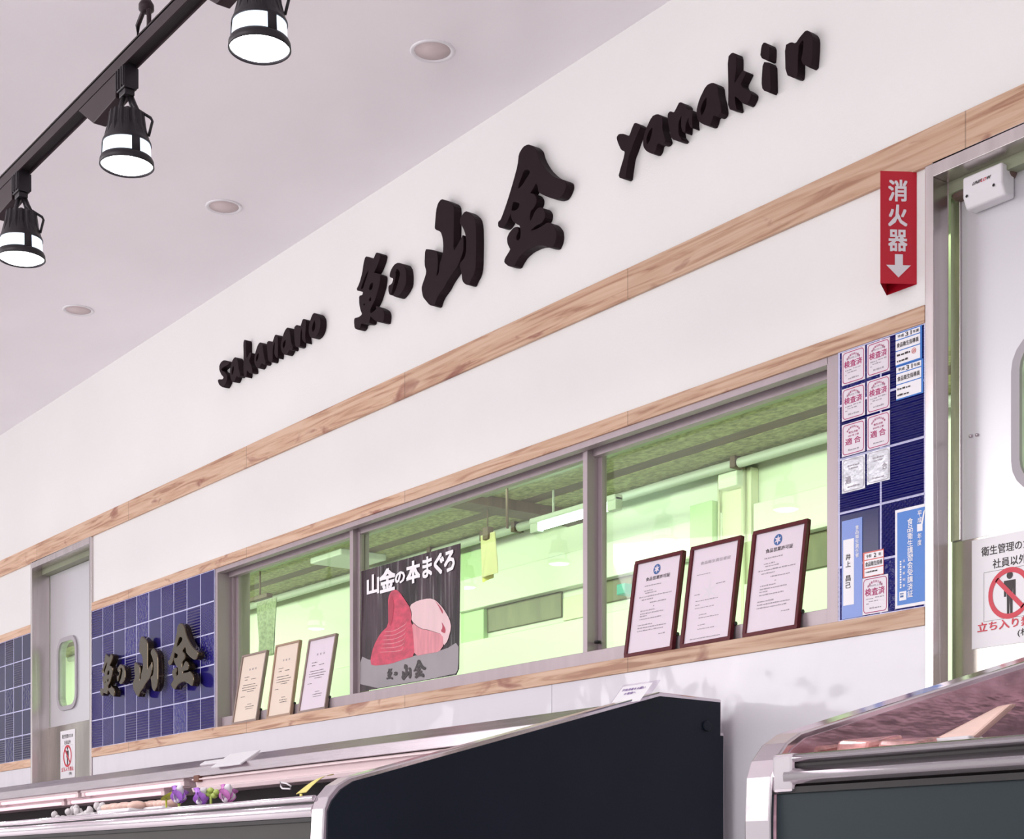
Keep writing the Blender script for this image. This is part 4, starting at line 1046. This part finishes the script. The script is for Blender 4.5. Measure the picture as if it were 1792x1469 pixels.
# ------------------------------------------------------------------ track lighting
YR = -1.885; ZL = EYE + 1.735; ZR = EYE + 1.966
rail = thing('lighting_track', 'long dark brown lighting track hung below the ceiling', 'lighting track', (-6, YR, ZR))
R_ = MB()
R_.box(-11.5, -1.5, YR - .018, YR - .013, ZR, ZR + .032); R_.box(-11.5, -1.5, YR + .013, YR + .018, ZR, ZR + .032); R_.box(-11.5, -1.5, YR - .018, YR + .018, ZR + .028, ZR + .036)
R_.build('track_channel', rail_m, rail)
MB().box(-11.5, -1.5, YR - .0135, YR + .0135, ZR + .008, ZR + .029).build('track_slot', void_black, rail)
for px in (250,):
    p = PY(px, 45, YR)
    for x in (p.x, p.x - 3.0, p.x - 6.0):
        MB().tube([(x + .02, YR, ZR + .11), (x + .02, YR, CEIL)], .011, 10).build('hanger_rod', rail_m, rail)
        MB().tube([(x - .03, YR, ZR + .034), (x - .03, YR, ZR + .08), (x + .01, YR, ZR + .105), (x + .035, YR, ZR + .09), (x + .035, YR, ZR + .034)], .006, 8).build('hanger_bracket', rail_m, rail)
        MB().lathe([(0, .118), (.012, .118), (.018, .108), (.018, .096), (.010, .09), (0, .09)], (x + .02, YR, ZR), 16).build('hanger_nut', rail_m, rail)


def make_lamp():
    t = thing('track_spotlight', 'x', 'spotlight', (0, 0, 0), 'spotlights on the lighting track')
    zl = ZL - ZR
    a = MB(); a.box(-.024, .024, -.017, .017, -.052, .012); a.box(-.018, .018, -.013, .013, -.066, -.052)
    for x in (-.02, -.008, .008, .02): a.box(x - .003, x + .003, -.021, .021, -.048, .0)
    a.build('adapter', lamp_black, t, bevel=.002)
    d = MB(); d.add([(-.028, y, z) for y in (-.017, .017) for z in (.0, -.060)] + [(-.27, y, z) for y in (-.017, .017) for z in (.0,)] + [(-.17, y, -.070) for y in (-.017, .017)],
                    [(0, 1, 3, 2), (0, 2, 5, 4), (1, 6, 7, 3), (0, 4, 6, 1), (2, 3, 7, 5), (4, 5, 7, 6)])
    d.build('driver_box', rail_m, t, bevel=.002)
    y_ = MB()
    cs, sn = .594, .804
    def g(a_, z): return (a_ * cs, a_ * sn, z)
    y_.tube([g(-.006, -.060), g(-.022, -.114)], .0065); y_.tube([g(.008, -.060), g(.018, -.085), g(.036, -.118)], .007); y_.tube([g(.002, -.062), g(.018, -.11)], .0035)
    y_.build('yoke', lamp_black, t)
    MB().tube([g(.020, -.092), g(.058, -.116), g(.062, -.124), g(.053, -.160)], .0035).build('handle', lamp_black, t)
    b = MB()
    b.lathe([(.0, -.110), (.032, -.104), (.0425, -.106), (.0435, -.116), (.047, -.140), (.054, zl + .064), (.0585, zl + .054), (.0585, zl + .050), (.050, zl + .050)], n=64,
            rib=lambda k, i: (1.0 if (k % 4) in (0, 1) else .90) if 2 <= i <= 4 else 1.0)
    b.build('heat_sink', lamp_black, t)
    s = MB(); s.lathe([(.0560, zl + .052), (.0580, zl + .014)], n=48); s.build('diffuser_band', lens_side, t)
    for k in range(3):
        p = MB(); q0 = math.radians(-12 + 120 * k); p.lathe([(.0590, zl + .053), (.0612, zl + .012), (.057, zl + .012), (.0555, zl + .053)], n=4, a0=q0, a1=q0 + math.radians(20))
        p.build('post', lamp_black, t)
    r = MB(); r.lathe([(.055, zl + .018), (.0615, zl + .016), (.0645, zl + .010), (.0655, zl - .002), (.0630, zl - .004), (.0610, zl + .004)], n=48); r.build('bezel', lamp_black, t)
    l = MB(); l.lathe([(.0620, zl + .003), (.050, zl - .004), (.030, zl - .008), (0, zl - .0095)], n=48); l.build('lens', lens_m, t)
    sp = bpy.data.lights.new('spot', 'SPOT'); sp.energy = 7; sp.color = (.95, .97, 1.0); sp.spot_size = math.radians(140); sp.spot_blend = .6; sp.shadow_soft_size = .05
    so = bpy.data.objects.new('lamp_light', sp); COL.objects.link(so); so.parent = t; so.location = (0, 0, zl - .03)
    return t


lamp = make_lamp()
lx = [-3.033, -3.72, -4.45, -5.34, -6.19, -6.99, -7.88, -8.83, -9.78]
ll = ['nearest track spotlight, cut by the top edge of the photo', 'middle of the three track spotlights, below the dark track', 'track spotlight at the left edge of the photo']
for i, x in enumerate(lx):
    lb = ll[i] if i < 3 else 'track spotlight %s along the track beyond the left edge' % ('fourth', 'fifth', 'sixth', 'seventh', 'eighth', 'ninth')[i - 3]
    if i == 0: lamp.location = (x, YR, ZR); lamp['label'] = lb
    else: dup(lamp, (x, YR, ZR), lb)

# recessed downlights
d0 = None
for i, (px, py, lb) in enumerate(((757, 89, 'largest unlit recessed downlight, nearest the top edge of the photo'), (392, 362, 'unlit recessed downlight in the middle of the ceiling row'), (137, 543, 'smallest unlit recessed downlight at far left of the ceiling'))):
    p = PZ(px, py, CEIL)
    if d0 is None:
        d0 = thing('recessed_downlight', lb, 'downlight', (0, 0, 0), 'recessed downlights')
        r = MB(); r.lathe([(.060, 0), (.066, -.004), (.072, -.005), (.076, -.002), (.076, 0)], n=40); r.build('trim_ring', white_plastic, d0)
        r = MB(); r.lathe([(0, -.0008), (.061, -.0008), (.061, 0)], n=40); r.build('cover', down_m, d0); d0.location = p
    else: dup(d0, p, lb)

# ------------------------------------------------------------------ refrigerated cases
XE = PX(1264, 1300, 0).x if False else PY(1264, 1300, -.06).x


def prof_of(pts, x): return [(PX(a, b, x).y, PX(a, b, x).z) for a, b in pts]


dark = prof_of([(1154, 1219), (1261, 1230), (1263, 1294), (1264.5, 1469)], XE)
top = prof_of([(1154, 1211.5), (1262.5, 1224.5), (1266, 1294), (1266.5, 1469)], XE)
fin = prof_of([(618, 1367.6), (596, 1382), (580, 1402), (573, 1420), (571.5, 1469)], XE)
fout = prof_of([(611, 1361), (590, 1374), (573, 1395), (566, 1416), (563.5, 1469)], XE)
YF_ = fout[-1][0]
YPK, ZPK = top[0]; YRE, ZRE = top[1]
SL = (ZPK - fout[0][1]) / (YPK - fout[0][0])
outer = [(YRE + .012, 0), (YRE + .012, ZRE - .1), (YRE, ZRE - .1), (YRE, ZRE), (YPK, ZPK)] + fout[:-1] + [(YF_, fout[-1][1]), (YF_, 0)]
inner = [(YRE + .004, .05), (YRE + .004, ZRE - .11), (YRE - .008, ZRE - .11), (YRE - .008, dark[1][1]), dark[0]] + fin[:-1] + [(fin[-1][0], fin[-1][1]), (fin[-1][0], .05)]
ZTUBE = PY(540, 1392, YF_).z


YC1, YC2, YC3 = -.485, -.480, -.425                 # canopy: lip, face bottom, face top
ZC1, ZC2, ZC3 = MZ(.1180, YC1), MZ(.1285, YC2), MZ(.1358, YC3)


def make_case(name, label, x0, x1, left_end, right_end, front_m, fixtures):
    c = thing(name, label, 'refrigerated case', ((x0 + x1) / 2, (YF_ + YRE) / 2, 0))
    T = .062
    if right_end:
        e = MB(); e.prism_x(outer, x1 - T, x1); e_ = e.build('end_panel', chrome, c, bevel=.004)
        e = MB(); e.prism_x(inner, x1 - .002, x1 + .004); s_ = e.build('side_plate', dark_panel, e_)
        p = PX(1236, 1271, x1 + .004); b_ = MB()
        b_.tube([(x1 + .003, p.y, p.z), (x1 + .012, p.y, p.z)], .016, 20); b_.build('plug', dark_panel, e_, bevel=.003)
    if left_end:
        e = MB(); e.prism_x(outer, x0, x0 + T); e_ = e.build('end_panel', chrome, c, bevel=.004)
        e = MB(); e.prism_x(inner, x0 + T - .002, x0 + T + .003); e.build('inner_lining', inner_steel, e_)
        b_ = MB(); b_.box(x0 + T + .002, x0 + T + .05, YF_ + .004, YF_ + .05, ZTUBE - .066, ZTUBE + .002); b_.build('rail_bracket', chrome, c, bevel=.006)
    a, b = x0 + (T if left_end else 0), x1 - (T if right_end else 0)
    aa = a + (.0 if not left_end else .03)
    # front: tube, bulging band, dark gap, panel
    MB().tube([(aa, YF_ + .014, ZTUBE - .008), (b, YF_ + .014, ZTUBE - .008)], .0085, 16).build('bumper_tube', chrome, c)
    f_ = MB(); f_.prism_x([(YF_ + .03, ZTUBE - .012), (YF_ + .03, ZTUBE - .028), (YF_ + .014, ZTUBE - .028), (YF_ + .014, ZTUBE - .012)], a, b); f_.build('gap_strip', void_black, c)
    pr_ = [(YF_ + .03, ZTUBE - .0205)]
    for k in range(9):
        q_ = math.pi / 2 * (1 - k / 4.0); pr_.append((YF_ + .018 - .016 * math.cos(q_), ZTUBE - .039 + .0185 * math.sin(q_)))
    pr_.append((YF_ + .03, ZTUBE - .0575)); pr_.reverse()
    f_ = MB(); f_.prism_x(pr_, aa, b, True); f_.build('bumper_band', chrome, c)
    f_ = MB(); f_.box(a, b, YF_ + .010, YF_ + .03, ZTUBE - .067, ZTUBE - .0565); f_.build('gap_strip', void_black, c)
    MB().box(a, b, YF_ + .016, YF_ + .04, .10, ZTUBE - .062).build('front_panel', front_m, c)
    MB().box(a, b, YF_ + .06, YF_ + .09, 0, .10).build('plinth', void_black, c)
    # inside
    zd = ZTUBE - .055
    MB().box(a, b, YF_ + .04, YRE - .02, zd - .02, zd).build('display_deck', steel, c)
    MB().box(a, b, YRE - .04, YRE, .1, ZC1).build('rear_wall', void_black, c)
    P = [(YRE, ZC3 - .012), (YC3, ZC3), (YC2, ZC2), (YC1, ZC1), (YC1 + .012, ZC1), (YC2 + .014, ZC2 - .004), (YC3 + .008, ZC3 - .014), (YRE, ZC3 - .026)]
    f_ = MB(); f_.prism_x(P[::-1], a, b); f_.build('canopy', steel, c, bevel=.002)
    f_ = MB(); f_.prism_x([(YRE - .03, ZC1 - .03), (YC1 + .10, ZC1 - .03), (YC1 + .03, ZC1 + .004), (YC1 + .03, ZC1 + .03), (YRE - .03, ZC1 + .03)][::-1], a, b); f_.build('canopy_lining', pink_panel, c)
    for (u0, u1, y, z, r) in fixtures:
        h = MB(); h.tube([(u0, y, z), (u1, y, z)], r, 12); h.build('lamp_tube', tube_pink, c)
        h = MB(); h.box(u0 - .02, u1 + .02, y - .018, y + .022, z + r * .7, z + r + .02); h.build('lamp_holder', pink_panel, c, bevel=.002)
        for x in (u0, u1): MB().box(x - .018, x + .018, y - .015, y + .015, z - .014, z + .02).build('lamp_socket', pink_panel, c, bevel=.003)
    return c, zd


XC = PY(1302, 1469, YF_).x
xflap = PY(336, 1370, YC1).x
fx = []
x = xflap - .10
for row in range(2):
    x = xflap - .10 - .3 * row
    while x > -11.5: fx.append((x - 1.15, x - .03, YC1 + .03 + .045 * row, ZC1 - .018 - .026 * row, .010)); x -= 1.2
case_l, ZD = make_case('refrigerated_case', 'long open refrigerated fish case with dark navy end panel, left and centre of the photo', -12.2, XE, False, True, grey_panel, fx)
case_r, _ = make_case('refrigerated_case', 'refrigerated case with slate front panel at the lower right corner', XC, 1.2, True, False, slate_panel, [(XC + .2, XC + 1.3, YC1 + .06, ZC1 - .03, .011), (XC + 1.45, XC + 2.6, YC1 + .06, ZC1 - .03, .011)])
# lining flap on the right part of the left case
f_ = MB(); zf = MZ(.1005, YC1)
f_.prism_x([(YC1 + .012, ZC1 - .002), (YC1 + .020, zf + .024), (YC1 - .004, zf + .018), (YC1 + .004, zf), (YC1 + .05, zf + .004), (YC1 + .05, ZC1 - .002)], xflap, XE - .065)
fl_ = f_.build('lining_flap', pink_panel, case_l, bevel=.003)
f_ = MB(); f_.box(xflap, XE - .065, YC1 - .001, YC1 + .014, ZC1 - .014, ZC1 - .009); f_.build('flap_ridge', pink_panel, fl_)
p = PY(345, 1347, YC1); MB().box(p.x - .03, p.x + .02, YC1 - .004, YC1 + .02, ZC1 - .022, ZC1 + .006).build('hinge_bracket', rust_m, case_l, bevel=.004)
p = PY(497, 1375, YC1 - .012)
MB().tube([(p.x - .03, p.y, p.z + .016), (p.x - .025, p.y, p.z - .004), (p.x - .012, p.y, p.z - .012), (p.x + .05, p.y, p.z - .016), (p.x + .055, p.y, p.z - .006), (p.x + .02, p.y, p.z + .006), (p.x - .01, p.y, p.z + .01)], .0035, 8, True).build('wire_clip', white_plastic, case_l)


CF = Vector((0, YC3 - YC2, ZC3 - ZC2)); CFL = CF.length; CF.normalize(); CN = Vector((0, -CF.z, CF.y))


# white board and small card lying on the sloping canopy face
def canopy_sheet(name, label, cat, x0, x1, s0, s1, m, t=.004):
    P = [Vector((x, YC2, ZC2)) + CF * s_ + CN * t for x, s_ in ((x0, s0), (x1, s0), (x1, s1), (x0, s1))]
    o = thing(name, label, cat, (P[0] + P[2]) / 2); q_ = MB(); q_.slab(P, CN, t); q_.build('sheet', m, o, bevel=.0008)
    return o, P, CN


a, b = PY(379.4, 1350, YC2).x, PY(430.7, 1347, YC2).x
canopy_sheet('white_board', 'blank white board lying on the steel canopy of the long case', 'board', a, b, -.028, CFL + .012, paper_white, .006)
a, b = PY(345.3, 1343, YC2).x, PY(380.4, 1338, YC2).x
o, P, n_ = canopy_sheet('label_card', 'small white card with a dark dot on the steel canopy', 'card', a, b, CFL * .22, CFL * .66, paper_white, .004)
q = MB(); q.add([P[0].lerp(P[1], .3 + .02 * math.cos(k)) .lerp(P[3].lerp(P[2], .3), .5 + .06 * math.sin(k)) + n_ * .001 for k in [i * .628 for i in range(10)]], [tuple(range(10))]); q.build('dot', emblem_blue, o)
# clear notice holder leaning at the right end of the canopy
yb_ = YC3 + .004; B0, B1 = PY(1066, 1233, yb_), PY(1150, 1220, yb_)
T0 = PX(1091, 1199.5, B0.x)
O = Vector((B0.x, yb_, ZC3)); up = Vector((0, T0.y, T0.z)) - Vector((0, yb_, ZC3))
xr_ = PY(1155, 1193, T0.y).x
no_ = thing('notice_holder', 'clear leaning holder with a white two-line notice above the end panel', 'notice', O)
f = Face(O, (1, 0, 0), up, .001); w_, h_ = xr_ - B0.x, up.length
q = MB(); q.slab([f.p(0, 0, 0), f.p(w_, 0, 0), f.p(w_, h_, 0), f.p(0, h_, 0)], f.N, .003); q.build('clear_sleeve', case_glass, no_)
q = MB(); f.rect(q, w_ * .03, .0, w_ * .82, h_ * .90, .4); q.build('paper', paper_white, no_)
f.off = .0016; q = MB(); f.text(q, '手指消毒をお願い', w_ * .10, h_ * .62, w_ * .64, h_ * .13, .012); f.text(q, 'お客様へ', w_ * .24, h_ * .42, w_ * .32, h_ * .12, .012); q.build('lettering', mat('violet_print', (.19, .08, .33), .5), no_)


# ------------------------------------------------------------------ goods in the cases
def petal(mb_, c, ang, L_, W_2, tilt, wave):
    R = Matrix.Rotation(ang, 4, 'Z') @ Matrix.Rotation(tilt, 4, 'Y'); vs = []; nu, nv = 6, 6
    for s_ in (0, .0012):
        for i in range(nu + 1):
            u = i / nu; ww = W_2 * math.sin(math.pi * (.12 + .80 * u)) ** .8
            for j in range(nv + 1):
                v = j / nv * 2 - 1
                vs.append(Vector(c) + (R @ Vector((u * L_ * (1 - .12 * v * v), v * ww, s_ + wave * math.sin(v * 4 + u * 5) * u + .10 * L_ * v * v * u))))
    fs = []; n1 = (nu + 1) * (nv + 1)
    for i in range(nu):
        for j in range(nv):
            k = i * (nv + 1) + j; fs.append((k, k + 1, k + nv + 2, k + nv + 1)); fs.append((n1 + k, n1 + k + nv + 1, n1 + k + nv + 2, n1 + k + 1))
    mb_.add(vs, fs, True)


YG = YF_ + .13


def flower(px, py, label, m, s, a0, n=5):
    p = PY(px, py, YG); p.z -= s * .1
    t = thing('orchid_flower', label, 'flower', (p.x, p.y, ZD), 'orchids behind the front rail')
    for k in range(n):
        q_ = MB(); petal(q_, p, a0 + k * 2 * math.pi / n, s * (1.05 if k % 2 else .85), s * .42, -.95 - .3 * (k % 2), s * .14); q_.build('petal', m if k != 3 else petal_w, t)
    q_ = MB(); q_.blob((p.x, p.y - .006, p.z + .008), (s * .2, s * .2, s * .16)); q_.build('throat', petal_w, t)
    q_ = MB(); q_.tube([(p.x, p.y, p.z), (p.x + .004, p.y + .004, ZD)], .004); q_.build('stem', green_m, t)


flower(313, 1403, 'purple orchid flower standing left of the other two', petal_m, .055, 2.6)
flower(352, 1406, 'purple orchid flower under the green buds', petal_m, .052, 2.9)
flower(398, 1402, 'pink orchid flower at the right of the group', petal_p, .055, 2.4)
gb = thing('green_buds', 'cluster of green buds above the middle orchid', 'buds', (PY(369, 1393, YG + .02).x, YG + .02, ZD), None)
for i, (px, py) in enumerate(((360, 1387), (369, 1384), (379, 1387), (365, 1392), (375, 1393))):
    p = PY(px, py, YG + .02); q_ = MB(); q_.blob(p, (.013, .010, .009), jit=.06); q_.build('bud', green_m, gb)
p = PY(369, 1395, YG + .02); q_ = MB(); q_.tube([(p.x, p.y, p.z + .01), (p.x, p.y, ZD)], .004); q_.build('stem', green_m, gb)
p = PY(291, 1399, YG - .01); lf = thing('yellow_green_leaf', 'small yellow-green leaf beside the left orchid', 'leaf', (p.x, p.y, ZD))
q_ = MB(); petal(q_, (p.x - .02, p.y, p.z - .004), .15, .075, .022, -.25, .003); q_.build('blade', leaf_m, lf)
q_ = MB(); q_.tube([(p.x, p.y, p.z), (p.x, p.y, ZD)], .003); q_.build('stem', leaf_m, lf)
# yellow strip reaching back from the front rail
a, b, c = PY(518, 1391, YG - .04), PY(536, 1389, YG - .04), PY(584, 1357, YG + .42)
ys = thing('bamboo_leaf', 'long yellow tapering leaf rising from the front rail beside the end panel', 'leaf', (a.x, a.y, ZD))
vs = []; n = 10
for s_ in (0, .0015):
    for i in range(n + 1):
        t = i / n; ctr = a.lerp(b, .5).lerp(c, t) + Vector((0, 0, .012 * math.sin(math.pi * t))); h = (b - a).length * .5 * (1 - t * .9)
        vs += [ctr + Vector((-h, 0, s_)), ctr + Vector((h, 0, s_ + .002))]
fs = []; n1 = 2 * (n + 1)
for i in range(n): k = 2 * i; fs += [(k, k + 1, k + 3, k + 2), (n1 + k, n1 + k + 2, n1 + k + 3, n1 + k + 1)]
q_ = MB(); q_.add(vs, fs, True); q_.build('blade', yellow_m, ys)
q_ = MB(); q_.tube([a.lerp(b, .5), Vector((a.lerp(b, .5).x, a.y, ZD))], .004); q_.build('stem', yellow_m, ys)
# white garnish mounds and pale fillets
for i, (pxa, pxb, pt, lb) in enumerate(((92, 118, 1416, 'lowest white garnish mound at the left behind the rail'), (118, 148, 1410, 'white garnish mound, middle one behind the rail'), (146, 182, 1404, 'tallest white garnish mound beside the pale fillets'))):
    pa, pb = PY(pxa, pt, YG), PY(pxb, pt, YG); w_ = pb.x - pa.x; hz = pa.z - ZD
    g = thing('garnish_mound', lb, 'garnish', ((pa.x + pb.x) / 2, YG, ZD), 'white garnish mounds in the case'); q_ = MB()
    for k in range(26):
        u = random.random(); hh = math.sin(math.pi * (.12 + .76 * u)) ** .6
        q_.blob((pa.x + w_ * (.06 + .88 * u), YG + random.uniform(-.03, .03), ZD + hz * hh * random.uniform(.45, .88)), (w_ * .07, .012, hz * random.uniform(.10, .15)), 8, 5, .12)
    q_.box(pa.x + w_ * .05, pb.x - w_ * .05, YG - .03, YG + .03, ZD, ZD + hz * .62)
    q_.build('shreds', squid_m, g)
for i, (pxa, pxb, pt, m, lb) in enumerate(((184, 240, 1408, fillet_m, 'pale pink fillet pack left of the other, behind the rail'), (243, 288, 1403, fillet_m, 'pale pink fillet pack beside the yellow-green leaf'))):
    pa, pb = PY(pxa, pt, YG + .03 * i), PY(pxb, pt, YG + .03 * i); w_ = pb.x - pa.x
    g = thing('fillet_pack', lb, 'fish pack', ((pa.x + pb.x) / 2, YG + .03 * i, ZD), 'pale fillet packs in the case'); q_ = MB()
    zt_ = pa.z
    q_.box(pa.x, pb.x, YG - .03 + .05 * i, YG + .06 + .05 * i, ZD, zt_ - .022); q_.build('tray', white_plastic, g, bevel=.006)
    for k in range(6):
        q_ = MB(); u = (k + .5) / 6; q_.blob((pa.x + w_ * u, YG + .01 + .05 * i, zt_ - .014), (w_ * .12, .035, .014 + .002 * (k % 2)), 12, 6, .04); q_.build('slice', m, g)
# wrapped packs in the right case
for i, (pxa, pxb, pt, tip, lb) in enumerate(((1385, 1445, 1304, 1300, 'wrapped pack just inside the end of the right case'), (1478, 1535, 1296, 1288, 'wrapped reddish pack in the middle behind the right rail'), (1550, 1612, 1296, 1291, 'long wrapped pack lying behind the right rail'))):
    y = YG + (.0 if i < 3 else .05)
    pa, pb = PY(pxa, pt, y), PY(pxb, pt, y); pt_ = PY(pxb - 4, tip, y + .08)
    g = thing('wrapped_fish_pack', lb, 'fish pack', ((pa.x + pb.x) / 2, y, ZD), 'wrapped packs in the right case'); q_ = MB()
    q_.add([(pa.x, y - .04, ZD), (pb.x, y - .04, ZD), (pb.x, y + .10, ZD), (pa.x, y + .10, ZD), (pa.x, y - .02, pa.z), (pb.x, y - .02, pb.z - .004), (pb.x - .01, y + .08, pt_.z), (pa.x + .01, y + .08, pa.z + (pt_.z - pa.z) * .12)],
           [(0, 3, 2, 1), (0, 1, 5, 4), (1, 2, 6, 5), (2, 3, 7, 6), (3, 0, 4, 7), (4, 5, 6, 7)])
    q_.build('wrapped_fish', meat_m, g, bevel=.008)
    q_ = MB(); q_.box(pa.x - .005, pb.x + .005, y - .05, y + .105, ZD, ZD + .018); q_.build('tray', white_plastic, g, bevel=.004)

y = YG + .06
P = [PY(1628, 1296, y), PY(1702, 1292, y), PY(1771, 1231, y + .03), PY(1745, 1236, y + .03)]
g = thing('mirrored_fillet', 'pale pink fillet shape added for the meat reflection in the right case', 'reflection shape', (P[0].x, y, ZD))  # slab added in place of the meat's reflection in the steel lining
q_ = MB(); q_.slab(P, (0, -1, 0), .02); q_.build('fillet_shape', fillet_m, g, bevel=.005)
q_ = MB(); q_.box(P[0].x, P[1].x, y - .01, y + .03, ZD, min(P[0].z, P[1].z) + .004); q_.build('tray', white_plastic, g, bevel=.003)
